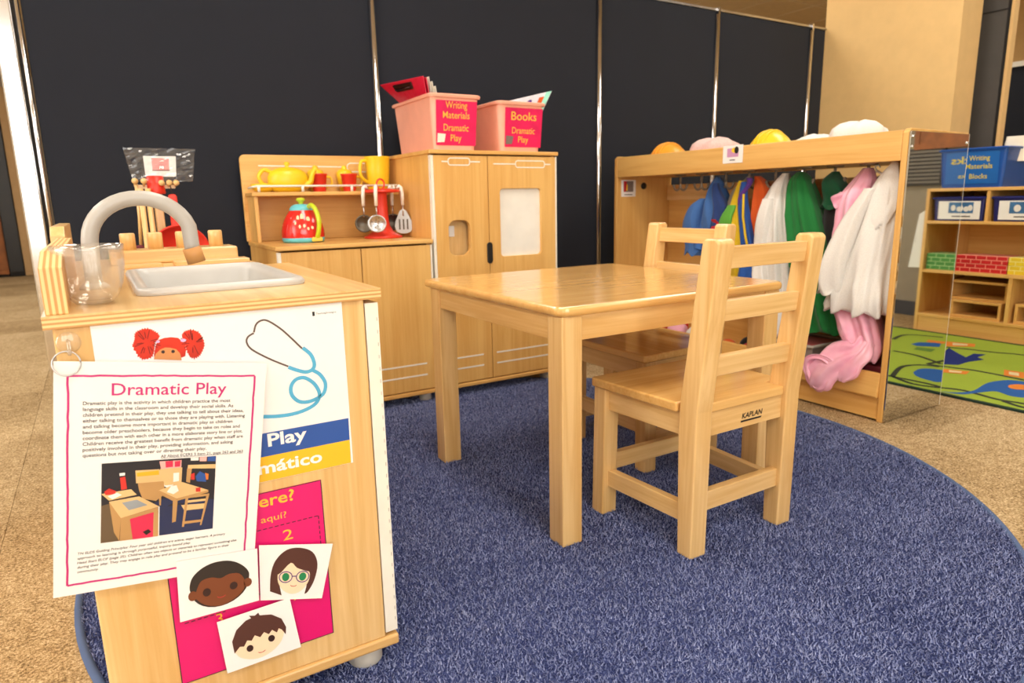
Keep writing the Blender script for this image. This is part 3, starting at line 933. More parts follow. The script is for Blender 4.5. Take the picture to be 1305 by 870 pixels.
D_PUF1 = [(0.023, 0.61), (0.026, 0.617), (0.028, 0.625), (0.035, 0.629), (0.044, 0.629), (0.05, 0.625), (0.055, 0.619), (0.053, 0.614), (0.049, 0.61), (0.047, 0.601), (0.043, 0.592), (0.033, 0.59), (0.027, 0.597)]
D_PUF2 = [(0.085, 0.62), (0.092, 0.622), (0.101, 0.619), (0.106, 0.611), (0.108, 0.6), (0.104, 0.59), (0.098, 0.584), (0.09, 0.584), (0.086, 0.594), (0.084, 0.605), (0.082, 0.615)]
D_HAIR = [(0.046, 0.594), (0.049, 0.605), (0.053, 0.613), (0.061, 0.615), (0.069, 0.615), (0.077, 0.613), (0.084, 0.605), (0.085, 0.596), (0.083, 0.587), (0.076, 0.585), (0.046, 0.589)]
D_FACE = [(0.045, 0.588), (0.048, 0.595), (0.054, 0.6), (0.06, 0.602), (0.066, 0.601), (0.073, 0.598), (0.077, 0.592), (0.078, 0.585), (0.078, 0.582)]
D_EYE = [(0.057, 0.598), (0.069, 0.596), (0.059, 0.597)]
INSET = [
 ('navy',[(0.0, 1.0), (1.0, 1.0), (1.0, 0.393), (0.0, 0.361)]),
 ('dfloor',[(0.0, 0.473), (0.297, 0.547), (0.516, 0.375), (0.506, 0.0), (0.0, 0.0)]),
 ('rugb',[(0.436, 0.429), (0.532, 0.488), (1.0, 0.409), (1.0, 0.0), (0.501, 0.0)]),
 ('wood',[(0.281, 0.884), (0.484, 0.878), (0.523, 0.838), (0.531, 0.714), (0.289, 0.719)]),
 ('yel',[(0.291, 0.854), (0.484, 0.864), (0.487, 0.806), (0.297, 0.804)]),
 ('wood2',[(0.304, 0.718), (0.531, 0.718), (0.541, 0.546), (0.465, 0.468), (0.347, 0.513), (0.315, 0.631)]),
 ('wood',[(0.493, 0.885), (0.691, 0.88), (0.688, 0.659), (0.538, 0.662)]),
 ('pinkp',[(0.486, 0.979), (0.683, 0.976), (0.681, 0.881), (0.503, 0.877)]),
 ('pinkd',[(0.539, 0.975), (0.606, 0.976), (0.607, 0.896), (0.543, 0.894)]),
 ('pinkd',[(0.621, 0.967), (0.674, 0.97), (0.671, 0.894), (0.623, 0.894)]),
 ('whitep',[(0.613, 0.814), (0.664, 0.815), (0.665, 0.703), (0.614, 0.697)]),
 ('wood',[(0.743, 0.907), (0.999, 0.891), (1.0, 0.833), (0.74, 0.86)]),
 ('wood2',[(0.735, 0.861), (0.779, 0.856), (0.766, 0.665), (0.731, 0.684)]),
 ('blued',[(0.816, 0.748), (0.853, 0.811), (0.903, 0.768), (0.916, 0.662), (0.828, 0.68)]),
 ('orange',[(0.902, 0.784), (0.937, 0.765), (0.934, 0.69), (0.915, 0.692)]),
 ('red',[(0.771, 0.783), (0.805, 0.794), (0.808, 0.704), (0.774, 0.708)]),
 ('whitep',[(0.764, 0.999), (0.837, 1.0), (0.838, 0.958), (0.766, 0.962)]),
 ('pinkp',[(0.846, 0.999), (0.913, 1.0), (0.911, 0.94), (0.848, 0.946)]),
 ('blued',[(0.923, 0.999), (0.997, 0.997), (0.998, 0.932), (0.92, 0.939)]),
 ('wood',[(0.486, 0.603), (0.692, 0.688), (0.94, 0.546), (0.65, 0.473)]),
 ('wood2',[(0.491, 0.603), (0.65, 0.473), (0.651, 0.443), (0.612, 0.449), (0.507, 0.543)]),
 ('wood2',[(0.65, 0.473), (0.94, 0.546), (0.941, 0.516), (0.661, 0.442)]),
 ('wood2',[(0.616, 0.463), (0.66, 0.457), (0.649, 0.165), (0.615, 0.155)]),
 ('wood2',[(0.486, 0.596), (0.511, 0.578), (0.51, 0.404), (0.496, 0.406)]),
 ('whitep',[(0.559, 0.572), (0.596, 0.648), (0.645, 0.65), (0.666, 0.574), (0.619, 0.536)]),
 ('red',[(0.821, 0.591), (0.865, 0.593), (0.867, 0.533), (0.823, 0.539)]),
 ('wood2',[(0.737, 0.491), (0.951, 0.499), (0.948, 0.469), (0.738, 0.461)]),
 ('wood',[(0.734, 0.432), (0.934, 0.434), (0.933, 0.404), (0.732, 0.4)]),
 ('wood',[(0.692, 0.379), (0.917, 0.368), (0.925, 0.3), (0.724, 0.3)]),
 ('wood2',[(0.732, 0.484), (0.757, 0.481), (0.726, 0.078), (0.706, 0.082)]),
 ('wood2',[(0.927, 0.495), (0.952, 0.491), (0.889, 0.073), (0.874, 0.075)]),
 ('wood2',[(0.714, 0.154), (0.881, 0.153), (0.882, 0.119), (0.715, 0.117)]),
 ('wood',[(0.0, 0.626), (0.247, 0.653), (0.297, 0.576), (0.064, 0.534)]),
 ('red',[(0.023, 0.65), (0.062, 0.688), (0.121, 0.646), (0.112, 0.605), (0.034, 0.607)]),
 ('whitep',[(0.053, 0.591), (0.131, 0.624), (0.17, 0.591), (0.093, 0.544)]),
 ('wood',[(0.064, 0.52), (0.317, 0.552), (0.496, 0.392), (0.165, 0.296)]),
 ('wood2',[(0.064, 0.52), (0.165, 0.296), (0.155, 0.002), (0.109, 0.122)]),
 ('wood2',[(0.165, 0.296), (0.486, 0.386), (0.496, 0.0), (0.16, 0.001)]),
 ('greyp',[(0.172, 0.492), (0.298, 0.512), (0.392, 0.428), (0.232, 0.385)]),
 ('pinkd',[(0.242, 0.271), (0.447, 0.327), (0.447, 0.0), (0.269, 0.0)]),
 ('red',[(0.152, 0.811), (0.195, 0.821), (0.213, 0.664), (0.164, 0.655)]),
 ('whitep',[(0.146, 0.868), (0.193, 0.871), (0.193, 0.835), (0.149, 0.833)]),
 ('blackp',[(0.356, 0.082), (0.405, 0.11), (0.43, 0.07), (0.387, 0.034)]),
 ('whitep',[(0.488, 0.393), (0.498, 0.392), (0.501, 0.0), (0.494, 0.0)]),
]

print_shape(SP, [[(-.021, .423), (.300, .4225), (.3005, .458), (-.021, .459)]], 'print_blue', po, 'title_band', d1)
print_shape(SP, [[(-.021, .3845), (.2995, .3845), (.300, .4225), (-.021, .423)]], 'print_yellow', po, 'title_band', d1)
lettering(SP, 'Play', .178, .4375, .0195, 'paper', po, width=.057, d=d1 + .0005, offset=.025)
lettering(SP, 'Dramatic', .160, .4375, .0195, 'paper', po, width=.115, align='RIGHT', d=d1 + .0005, offset=.025)
lettering(SP, 'Juego dram\u00e1tico', .255, .397, .0185, 'paper', po, width=.232, align='RIGHT', d=d1 + .0005, offset=.025)
for p, m_, wd in ((STE_W1, 'stetho_wire', .0026), (STE_W2, 'stetho_wire', .0026), (STE_B1, 'stetho_blue', .0055), (STE_B2, 'stetho_blue', .0055)):
    q = [tuple(v)[:2] for v in smooth_path([(a, c, 0) for a, c in p], 4)]
    print_shape(SP, stroke(q, wd), m_, po, 'stethoscope_print', d1)
def shaggy(poly, amp, sub=6):
    q = [tuple(v)[:2] for v in smooth_path([(a, c, 0) for a, c in poly + poly[:1]], sub)][:-1]
    cx = sum(p[0] for p in q) / len(q); cy = sum(p[1] for p in q) / len(q)
    return [(cx + (x - cx) * (1 + (amp if i % 2 else -amp * .3) * random.uniform(.3, 1)), cy + (y - cy) * (1 + (amp if i % 2 else -amp * .3) * random.uniform(.3, 1))) for i, (x, y) in enumerate(q)]
plain('hair_dark_red', srgb(120, 22, 14), .7, var=.2)  # deeper red of the printed hair strands
for P_ in (D_PUF1, D_PUF2):
    print_shape(SP, [shaggy(P_, .13)], 'hair_red', po, 'doll_hair_print', d1)
    cx = sum(p[0] for p in P_) / len(P_); cy = sum(p[1] for p in P_) / len(P_)
    st = []
    for k in range(16):
        a = random.uniform(0, 2 * PI); r0, r1 = random.uniform(.2, .5), random.uniform(.7, 1.0)
        p, q = (cx + math.cos(a) * .017 * r0, cy + math.sin(a) * .017 * r0), (cx + math.cos(a) * .017 * r1, cy + math.sin(a) * .018 * r1)
        st += stroke([p, q], .0009)
    print_shape(SP, st, 'hair_dark_red', po, 'doll_hair_strands', d1 + .0004)
print_shape(SP, [D_HAIR], 'hair_red', po, 'doll_hair_print', d1 + .0002)
print_shape(SP, [D_FACE], 'doll_skin', po, 'doll_face_print', d1 + .0004)
print_shape(SP, [ell(.057, .5965, .0022, .0022), ell(.0690, .5955, .0022, .0022)], 'eye_brown', po, 'doll_eyes_print', d1 + .0006)
print_shape(SP, [ell(.083, .609, .0036, .0022, 12), ell(.0525, .611, .0025, .0018, 12)], plain('print_lilac', srgb(214, 180, 226), .5) and 'print_lilac', po, 'doll_bow_print', d1 + .0006)
print_shape(SP, [[(.258, .6235), (.2615, .6235), (.2615, .630), (.258, .630)]], 'ink', po, 'logo_mark', d1)
lettering(SP, 'TeachingStrategies', .2635, .6252, .0026, 'print_grey', po, width=.030, d=d1, name='logo_text')

pk = thing('counting_poster', 'hot pink poster with gold lettering and dashed boxes on sink end panel', 'poster', (.14, .998, .102))
sheet_box(SP, .0262, .2505, .102, .3675, .0007).build('sheet', 'print_pink', pk)
print_shape(SP, stroke([(.0267, .1025), (.2500, .1025), (.2500, .367), (.0267, .367)], .0016, True), 'print_dark', pk, 'border', d1)
lettering(SP, "Who's here?", .2085, .3455, .0185, 'print_gold', pk, width=.162, align='RIGHT', d=d1, offset=.015)
lettering(SP, '\u00bfQui\u00e9n est\u00e1 aqu\u00ed?', .1945, .3205, .0105, 'print_gold', pk, width=.135, align='RIGHT', d=d1)
lettering(SP, '2', .1865, .2835, .0175, 'print_gold', pk, width=.0145, d=d1)
lettering(SP, '1', .0800, .2835, .0175, 'print_gold', pk, d=d1)
lettering(SP, '3', .0800, .1800, .0175, 'print_gold', pk, d=d1)
lettering(SP, '4', .1865, .1800, .0175, 'print_gold', pk, d=d1)
def dashes(pts, dash=.0055, gap=.003, wd=.0013):
    out = []
    for (x0, y0), (x1, y1) in zip(pts[:-1], pts[1:]):
        L = math.hypot(x1 - x0, y1 - y0); t = 0
        while t < L:
            e = min(L, t + dash)
            out += stroke([(x0 + (x1 - x0) * t / L, y0 + (y1 - y0) * t / L), (x0 + (x1 - x0) * e / L, y0 + (y1 - y0) * e / L)], wd)
            t += dash + gap
    return out
print_shape(SP, dashes([(.040, .310), (.242, .310), (.242, .208), (.040, .208), (.040, .310)]) + dashes([(.141, .310), (.141, .208)]) + dashes([(.040, .197), (.095, .197)]), 'print_dark', pk, 'dashed_lines', d1)

# ---- the three face cards
def card(label, tr, br, bl, tl, y):
    W_, H_ = .11, .086
    cs = [(p[0], y, p[1]) for p in (bl, br, tr, tl)]
    f = Face2D(*cs, W_, H_)
    t = thing('face_card', label, 'picture card', (sum(c[0] for c in cs) / 4, y, min(c[2] for c in cs)), 'face cards stuck on the pink poster')
    sheet_box(f, 0, W_, 0, H_, .0006, d0=-.0006).build('sheet', 'paper', t)
    return f, t
f, t = card('square white card with drawn child face, dark brown skin and short black hair', (.146, .289), (.141, .206), (.034, .209), (.039, .302), .983)
print_shape(f, [ell(.056, .040, .040, .032, 28)], 'hair_black', t, 'hair_print', .0003)
hair = [(.017, .034), (.015, .046), (.020, .060), (.034, .071), (.052, .076), (.072, .074), (.088, .064), (.097, .050), (.095, .036)]
print_shape(f, [[tuple(v)[:2] for v in smooth_path([(a, c, 0) for a, c in hair], 4)] + [(.085, .030), (.03, .028)]], 'hair_black', t, 'hair_print', .0004)
print_shape(f, [ell(.0185, .033, .006, .007), ell(.0945, .035, .006, .007), [tuple(v)[:2] for v in smooth_path([(a, c, 0) for a, c in [(.021, .030), (.024, .040), (.031, .052), (.045, .0545), (.057, .0505), (.069, .0545), (.083, .052), (.090, .041), (.091, .030), (.080, .017), (.057, .009), (.034, .016), (.021, .030)]], 3)]], 'skin_dark', t, 'face_print', .0007)
print_shape(f, [ell(.0375, .034, .0055, .006), ell(.0745, .035, .0055, .006)], 'eye_brown', t, 'eyes_print', .001)
print_shape(f, stroke(ell(.057, .025, .006, .0035, 9, 200, 340), .001), 'mouth_red', t, 'mouth_print', .001)
f, t = card('white card with drawn child face wearing round purple glasses', (.259, .260), (.235, .173), (.144, .201), (.150, .290), .990)
print_shape(f, [[tuple(v)[:2] for v in smooth_path([(a, c, 0) for a, c in [(.016, .014), (.017, .040), (.024, .062), (.040, .078), (.060, .081), (.080, .074), (.091, .055), (.090, .030), (.082, .012), (.076, .008)]], 4)] + [(.078, .022), (.032, .022), (.036, .007)]], 'hair_brown', t, 'hair_print', .0004)
print_shape(f, [[tuple(v)[:2] for v in smooth_path([(a, c, 0) for a, c in [(.028, .040), (.034, .044), (.048, .058), (.058, .050), (.072, .045), (.080, .042), (.080, .028), (.070, .014), (.054, .009), (.038, .015), (.029, .028), (.028, .040)]], 3)]], 'skin_light', t, 'face_print', .0007)
print_shape(f, [ell(.041, .036, .006, .0065), ell(.069, .036, .006, .0065)], 'eye_green', t, 'eyes_print', .001)
print_shape(f, stroke(ell(.041, .036, .0105, .0085), .0016, True) + stroke(ell(.069, .036, .0105, .0085), .0016, True) + stroke([(.0515, .037), (.0585, .037)], .0016), 'frame_purple', t, 'glasses_print', .0012)
print_shape(f, stroke(ell(.055, .024, .0055, .003, 9, 200, 340), .001), 'mouth_red', t, 'mouth_print', .001)
f, t = card('white card with drawn child face, pale skin and choppy brown fringe', (.186, .191), (.196, .102), (.087, .100), (.081, .188), .989)
print_shape(f, [[tuple(v)[:2] for v in smooth_path([(a, c, 0) for a, c in [(.016, .030), (.022, .018), (.040, .008), (.060, .008), (.080, .018), (.090, .034), (.088, .050), (.050, .058), (.020, .046), (.016, .030)]], 3)]], 'skin_light', t, 'face_print', .0004)
print_shape(f, [[(.015, .028), (.015, .048), (.024, .064), (.040, .074), (.048, .075), (.046, .080), (.054, .077), (.060, .080), (.061, .075), (.078, .070), (.091, .058), (.095, .042), (.092, .030), (.088, .040), (.084, .044), (.080, .038), (.074, .045), (.068, .040), (.062, .046), (.055, .040), (.048, .046), (.042, .039), (.036, .042), (.030, .034), (.024, .036)]], 'hair_brown', t, 'hair_print', .0007)
print_shape(f, [ell(.0375, .028, .005, .0055)], 'eye_brown', t, 'eye_print', .001)
print_shape(f, [ell(.0705, .032, .005, .0055)], 'eye_brown', t, 'eye_print', .001)
print_shape(f, stroke(ell(.053, .018, .0055, .003, 9, 200, 340), .001), 'mouth_red', t, 'mouth_print', .001)

# ---- laminated information sheet on a ring and a clear hook
W_, H_ = .249, .308
hs = Face2D((-.105, .984, .295), (.140, .988, .264), (.183, .974, .567), (-.064, .985, .603), W_, H_)
inf = thing('information_sheet', 'laminated white sheet headed Dramatic Play hanging from a metal ring', 'sign', (.04, .968, .29))
sheet_box(hs, 0, W_, 0, H_, .0009, 12, 12, -.0009).build('sheet', 'laminated', inf)
bd = []
for (p, q) in (((.015, .014), (.234, .014)), ((.234, .014), (.234, .290)), ((.234, .290), (.015, .290)), ((.015, .290), (.015, .014))):
    n_ = 26
    pts = [(p[0] + (q[0] - p[0]) * i / n_ + random.uniform(-.0005, .0005), p[1] + (q[1] - p[1]) * i / n_ + random.uniform(-.0005, .0005)) for i in range(n_ + 1)]
    bd += stroke(pts, .0026)
print_shape(hs, bd, 'print_magenta', inf, 'border', .0005)
lettering(hs, 'Dramatic Play', .130, .2645, .0165, 'print_magenta', inf, width=.136, align='CENTER', d=.0006, offset=.006)
LINES = ['Dramatic play is the activity in which children practice the most', 'language skills in the classroom and develop their social skills. As', 'children pretend in their play, they use talking to tell about their ideas,', 'either talking to themselves or to those they are playing with. Listening', 'and talking become more important in dramatic play as children', 'become older preschoolers, because they begin to take on roles and', 'coordinate them with each other in a more elaborate story line or plot.', 'Children receive the greatest benefit from dramatic play when staff are', 'positively involved in their play, providing information, and asking', 'questions but not taking over or directing their play.']
WID = [.173, .177, .191, .193, .177, .187, .191, .192, .179, .145]
for i, (l, wd) in enumerate(zip(LINES, WID)):
    lettering(hs, l, .031, .2525 - i * .00755, .0047, 'print_grey', inf, width=wd, d=.0006, name='text_line', offset=.012)
lettering(hs, 'All About ECERS 3 Item 21, page 262 and 263', .224, .1775, .0040, 'print_grey', inf, width=.104, align='RIGHT', d=.0006, name='text_line', offset=.01)
print_shape(hs, stroke([(.120, .1765), (.224, .1765)], .0005), 'print_grey', inf, 'underline', .0006)
SM = [('TN ELDS Guiding Principles: Four year old children are active, eager learners. A primary', .180), ('approach to learning is through purposeful, inquiry-based play.', .135), ('Head Start ELOF (page 25): Children often use objects or materials to represent something else', .196), ('during their play. They may engage in role play and pretend to be a familiar figure in their', .186), ('community.', .024)]
for i, (l, wd) in enumerate(SM):
    lettering(hs, l, .026, .0540 - i * .0062, .0034, 'print_grey', inf, width=wd, d=.0006, name='text_line', slant=.15, offset=.01)
PCOL = {'navy': (34, 34, 44), 'dfloor': (104, 84, 62), 'rugb': (34, 46, 86), 'wood': (224, 186, 130), 'wood2': (190, 146, 92), 'yel': (246, 176, 40), 'pinkp': (246, 176, 170), 'pinkd': (216, 44, 84), 'whitep': (240, 236, 230), 'blued': (40, 84, 160), 'orange': (226, 120, 50), 'red': (206, 50, 44), 'greyp': (150, 156, 162), 'blackp': (30, 26, 26)}
pm = MB(); PK = list(PCOL)
iu0, iu1, iv0, iv1 = .052, .189, .066, .1745
for i, (m_, poly) in enumerate(INSET):
    pm.add([hs.P(iu0 + (iu1 - iu0) * u, iv0 + (iv1 - iv0) * v, .0004 + i * .00003) for u, v in poly], [tuple(range(len(poly)))], PK.index(m_))
for k_, c_ in PCOL.items(): plain('photo_' + k_, srgb(*c_), .4, var=.1)
pm.build('classroom_photo', ['photo_' + k_ for k_ in PK], inf, fix=False)
# ring and hook
hk = thing('adhesive_hook', 'clear round adhesive hook holding the sheet on the sink cabinet', 'hook', (-.047, .995, .60))
MB().lathe((-.046, .9980, .622), [(.001, -.0032), (.0115, -.0030), (.0135, -.0015), (.0138, 0)], 24, axis='y').build('suction_pad', 'clear_plastic', hk)
MB().tube([(-.046, .995, .626), (-.046, .991, .622), (-.046, .988, .614), (-.046, .982, .610), (-.046, .979, .615)], .0022, 8).build('hook', 'clear_plastic', hk)
ringp = [(-.051 + .0150 * math.cos(R(a)), .9835 + .004 * math.sin(R(a)) * 1.6, .5985 + .0142 * math.sin(R(a))) for a in range(0, 361, 12)]
tag(MB().tube(ringp, .0010, 8).build('binder_ring', 'steel', org=(-.051, .983, .584)), 'thin metal binder ring through corner of the laminated sheet', 'ring')

# ---- clear plastic bowl on the counter
prof_o = [(.001, .0), (.022, .001), (.030, .010), (.038, .028), (.0425, .052), (.0435, .074), (.044, .080)]
prof_i = [(.0425, .080), (.042, .072), (.041, .052), (.0365, .030), (.028, .013), (.020, .006), (.001, .005)]
tag(MB().lathe((-.013, 1.088, .6575), prof_o + prof_i, 40).build('plastic_bowl', 'clear_plastic', org=(-.013, 1.088, .6575)), 'clear plastic bowl standing on sink counter beside the basin', 'bowl')

# ================================================================= CLOTHES ON THE RACK
for nm, c_, r_ in (('denim', (70, 112, 176), .9), ('denim_dark', (44, 66, 122), .9), ('green_cloth', (26, 116, 52), .8), ('dark_green', (14, 78, 48), .8), ('black_cloth', (28, 22, 24), .85), ('white_cloth', (240, 236, 230), .9), ('orange_cloth', (222, 92, 30), .7), ('yellow_cloth', (222, 184, 28), .6), ('blue_cloth', (34, 84, 164), .6), ('lime_cloth', (96, 170, 60), .6), ('grey_cloth', (140, 132, 118), .7), ('purple_cloth', (90, 50, 140), .7), ('red_cloth', (190, 34, 40), .7), ('plush_pink', (246, 178, 196), .95)):
    fabric(nm, srgb(*c_), 300, r_, .85)
m_, nt, b = new_mat('pink_satin')
b.inputs['Base Color'].default_value = (*srgb(244, 150, 184), 1); b.inputs['Roughness'].default_value = .26; b.inputs['Sheen Weight'].default_value = .3
g_ = nt.nodes.new('ShaderNodeNewGeometry'); f_ = noise(nt, g_.outputs['Position'], 14, 2); nt.links.new(ramp(nt, f_, [(.3, srgb(242, 164, 192)), (.7, srgb(250, 192, 212))]), b.inputs['Base Color'])
MATS['pink_satin'] = m_

def lerp_levels(L, n):
    """smooth interpolation of level tuples"""
    out = []
    m = len(L) - 1
    for k in range(n + 1):
        t = k / n * m; i = min(int(t), m - 1); u = t - i
        p0, p1, p2, p3 = L[max(0, i - 1)], L[i], L[i + 1], L[min(m, i + 2)]
        out.append(tuple(.5 * (2 * b_ + (c_ - a_) * u + (2 * a_ - 5 * b_ + 4 * c_ - d_) * u * u + (-a_ + 3 * b_ - 3 * c_ + d_) * u ** 3) for a_, b_, c_, d_ in zip(p0, p1, p2, p3)))
    return out

def cloth(L, folds=7, amp=.16, seed=0, n=34, N=64, wob=.006):
    """closed draped shell; L: (z, y centre, half width in y, x centre, half depth in x)"""
    r = random.Random(seed)
    ph = [r.uniform(0, 6.28) for _ in range(6)]
    rings = []
    LV = lerp_levels(L, n)
    for i, (z, yc, hy, xc, hx) in enumerate(LV):
        t = i / n
        ring = []
        for j in range(N):
            a = 2 * PI * j / N
            A = amp * (.25 + .75 * t)
            cr = folds * a / 2 + ph[0] + 1.6 * math.sin(2.6 * t + ph[1])
            w = 1 + A * 1.7 * (1 - 2 * abs(math.sin(cr)) ** .7) * .8 + A * .6 * math.sin((folds * 2 - 3) * a + ph[2] + 3 * t) + A * .3 * math.sin(3 * a + ph[4] + 5 * t)
            ca, sa = math.cos(a), math.sin(a)
            y = yc + max(hy, .004) * (abs(ca) ** .85) * (1 if ca >= 0 else -1) * (1 + (w - 1) * .45)
            x = xc + max(hx, .004) * (abs(sa) ** .85) * (1 if sa >= 0 else -1) * w
            ring.append((x + wob * math.sin(9 * t + ph[3]), y + wob * math.sin(7 * t + ph[5]), z + (.010 * math.sin(folds * a + ph[2]) * t * t)))
        rings.append(ring)
    return MB().loft(rings, True, 0, True)

CG = 'dress-up clothes hanging on the rack'
den = thing('denim_jacket', 'blue denim jacket hanging from rack hook', 'jacket', (2.40, 2.22, .51), CG)
cloth([(.868, 2.170, .008, 2.395, .010), (.835, 2.170, .030, 2.395, .03), (.76, 2.163, .060, 2.40, .06), (.68, 2.160, .082, 2.40, .075), (.60, 2.155, .092, 2.40, .08), (.555, 2.155, .09, 2.40, .08)], 6, .16, 1).build('body', 'denim', den)
cloth([(.775, 2.217, .02, 2.37, .03), (.74, 2.243, .042, 2.365, .045), (.66, 2.260, .046, 2.36, .045), (.58, 2.267, .040, 2.36, .04), (.525, 2.263, .042, 2.36, .04)], 4, .12, 2).build('sleeve', 'denim', den)
cloth([(.84, 2.123, .012, 2.345, .012), (.76, 2.105, .032, 2.34, .022), (.66, 2.097, .046, 2.335, .022), (.57, 2.090, .05, 2.335, .022)], 5, .14, 3).build('front_panel', 'denim_dark', den)
cloth([(.685, 2.098, .012, 2.314, .006), (.66, 2.097, .020, 2.312, .006), (.62, 2.094, .022, 2.312, .006)], 3, .2, 31, n=10).build('print_patch', 'red_cloth', den)
gv = thing('grey_vest', 'grey strap vest with yellow and green panels hanging between denim jacket and orange vest', 'vest', (2.40, 2.05, .38), CG)
cloth([(.862, 1.995, .010, 2.395, .012), (.82, 2.020, .034, 2.385, .02), (.76, 2.046, .030, 2.37, .02), (.70, 2.054, .028, 2.36, .02)], 4, .12, 4).build('strap', 'grey_cloth', gv)
cloth([(.845, 1.995, .012, 2.35, .014), (.77, 2.010, .022, 2.345, .02), (.66, 2.015, .040, 2.345, .024), (.50, 2.010, .05, 2.345, .024), (.38, 2.010, .05, 2.345, .024)], 5, .14, 5).build('panel', 'yellow_cloth', gv)
cloth([(.745, 2.030, .022, 2.325, .010), (.66, 2.040, .034, 2.318, .012), (.56, 2.040, .036, 2.318, .012)], 3, .10, 6, n=12).build('panel', 'lime_cloth', gv)
ov = thing('orange_vest', 'orange vest with blue and purple satin trim beside white lab coat', 'vest', (2.40, 1.97, .32), CG)
cloth([(.862, 1.950, .012, 2.395, .015), (.81, 1.930, .036, 2.40, .04), (.70, 1.910, .05, 2.40, .05), (.55, 1.900, .06, 2.40, .05), (.42, 1.895, .06, 2.40, .05)], 6, .14, 7).build('body', 'orange_cloth', ov)
cloth([(.84, 1.965, .012, 2.345, .014), (.74, 1.965, .022, 2.335, .02), (.62, 1.950, .030, 2.33, .02), (.50, 1.920, .045, 2.33, .024), (.40, 1.915, .055, 2.33, .026), (.32, 1.915, .06, 2.33, .026)], 5, .14, 8).build('blue_panel', 'blue_cloth', ov)
cloth([(.855, 1.950, .012, 2.345, .012), (.80, 1.963, .012, 2.332, .012), (.72, 1.973, .010, 2.325, .010)], 3, .1, 9, n=12).build('purple_trim', 'purple_cloth', ov)
MB().tube([(2.312, 1.950, .79), (2.306, 1.943, .70), (2.302, 1.923, .62), (2.300, 1.900, .55)], .005, 8).build('yellow_piping', 'yellow_cloth', ov)
lc = thing('lab_coat', 'long white lab coat hanging beside big green costume', 'coat', (2.40, 1.85, .2), CG)
cloth([(.868, 1.823, .012, 2.395, .014), (.82, 1.827, .036, 2.39, .04), (.74, 1.823, .06, 2.385, .055), (.60, 1.815, .074, 2.38, .06), (.45, 1.810, .08, 2.38, .06), (.33, 1.805, .085, 2.38, .06), (.22, 1.805, .08, 2.38, .055)], 9, .22, 10).build('body', 'white_cloth', lc)
cloth([(.77, 1.847, .022, 2.335, .022), (.66, 1.855, .03, 2.325, .026), (.50, 1.857, .03, 2.325, .026), (.415, 1.855, .032, 2.325, .026)], 4, .12, 11).build('sleeve', 'white_cloth', lc)
bk = thing('black_cape', 'black cape hanging behind big green costume', 'cape', (2.46, 1.78, .4), CG)
cloth([(.866, 1.770, .012, 2.44, .014), (.82, 1.770, .034, 2.46, .03), (.70, 1.765, .045, 2.47, .035), (.52, 1.760, .05, 2.47, .035), (.40, 1.760, .05, 2.47, .035)], 5, .12, 12).build('body', 'black_cloth', bk)
gc = thing('green_costume', 'big bright green costume with hanging sleeve', 'costume', (2.39, 1.66, .2), CG)
cloth([(.870, 1.735, .014, 2.395, .016), (.83, 1.728, .040, 2.38, .05), (.74, 1.706, .062, 2.365, .065), (.62, 1.670, .074, 2.355, .07), (.52, 1.636, .078, 2.35, .07), (.46, 1.615, .070, 2.35, .065), (.415, 1.62, .050, 2.35, .055)], 7, .20, 13).build('hood', 'green_cloth', gc)
cloth([(.70, 1.66, .05, 2.42, .05), (.56, 1.64, .085, 2.41, .07), (.44, 1.61, .098, 2.40, .075), (.34, 1.60, .118, 2.40, .08), (.262, 1.595, .125, 2.40, .08)], 8, .22, 14).build('body', 'green_cloth', gc)
dg = thing('dark_costume', 'black costume with dark green collar between green and pink costumes', 'costume', (2.42, 1.57, .42), CG)
cloth([(.865, 1.600, .012, 2.395, .014), (.83, 1.592, .038, 2.39, .035), (.77, 1.575, .055, 2.385, .045), (.735, 1.57, .058, 2.385, .045)], 4, .12, 15, n=16).build('collar', 'dark_green', dg)
cloth([(.77, 1.575, .05, 2.40, .04), (.66, 1.565, .06, 2.40, .05), (.52, 1.55, .06, 2.40, .05), (.42, 1.55, .06, 2.40, .05)], 5, .14, 16).build('body', 'black_cloth', dg)
pd = thing('pink_dress', 'shiny pink satin dress trailing over the rack tray', 'dress', (2.35, 1.45, .07), CG)
cloth([(.872, 1.480, .016, 2.395, .018), (.83, 1.470, .038, 2.37, .035), (.77, 1.478, .058, 2.355, .05), (.68, 1.475, .062, 2.345, .055), (.55, 1.475, .070, 2.34, .055), (.42, 1.455, .075, 2.34, .06), (.32, 1.420, .075, 2.33, .06), (.25, 1.385, .065, 2.31, .05), (.205, 1.37, .05, 2.295, .04)], 7, .22, 17).build('body', 'pink_satin', pd)
cloth([(.79, 1.520, .012, 2.33, .014), (.77, 1.532, .022, 2.325, .022), (.74, 1.520, .02, 2.325, .02)], 3, .1, 18, n=10).build('puff_sleeve', 'pink_satin', pd)
# the train: a gathered roll of satin lying over the tray lip
def roll(path, N=40, folds=5, amp=.2, seed=1, n=30):
    r = random.Random(seed); ph = [r.uniform(0, 6.28) for _ in range(4)]
    P = lerp_levels(path, n)
    rings = []
    for i, (x, y, z, wy, th) in enumerate(P):
        q = P[min(i + 1, n)]; o_ = P[max(i - 1, 0)]
        t = Vector((q[0] - o_[0], q[1] - o_[1], q[2] - o_[2])).normalized()
        nx = Vector((-1, 0, .25)); nx = (nx - t * nx.dot(t)).normalized(); s_ = t.cross(nx)
        ring = []
        for j in range(N):
            a = 2 * PI * j / N
            w_ = 1 + amp * math.sin(folds * a + ph[0] + 4 * i / n) + amp * .5 * math.sin((folds + 4) * a + ph[1] - 3 * i / n)
            ring.append(Vector((x, y, z)) + s_ * wy * math.cos(a) * (1 + .12 * math.sin(5 * i / n * 3 + ph[2])) + nx * th * math.sin(a) * w_)
        rings.append(ring)
    return MB().loft(rings, True, 0, True)
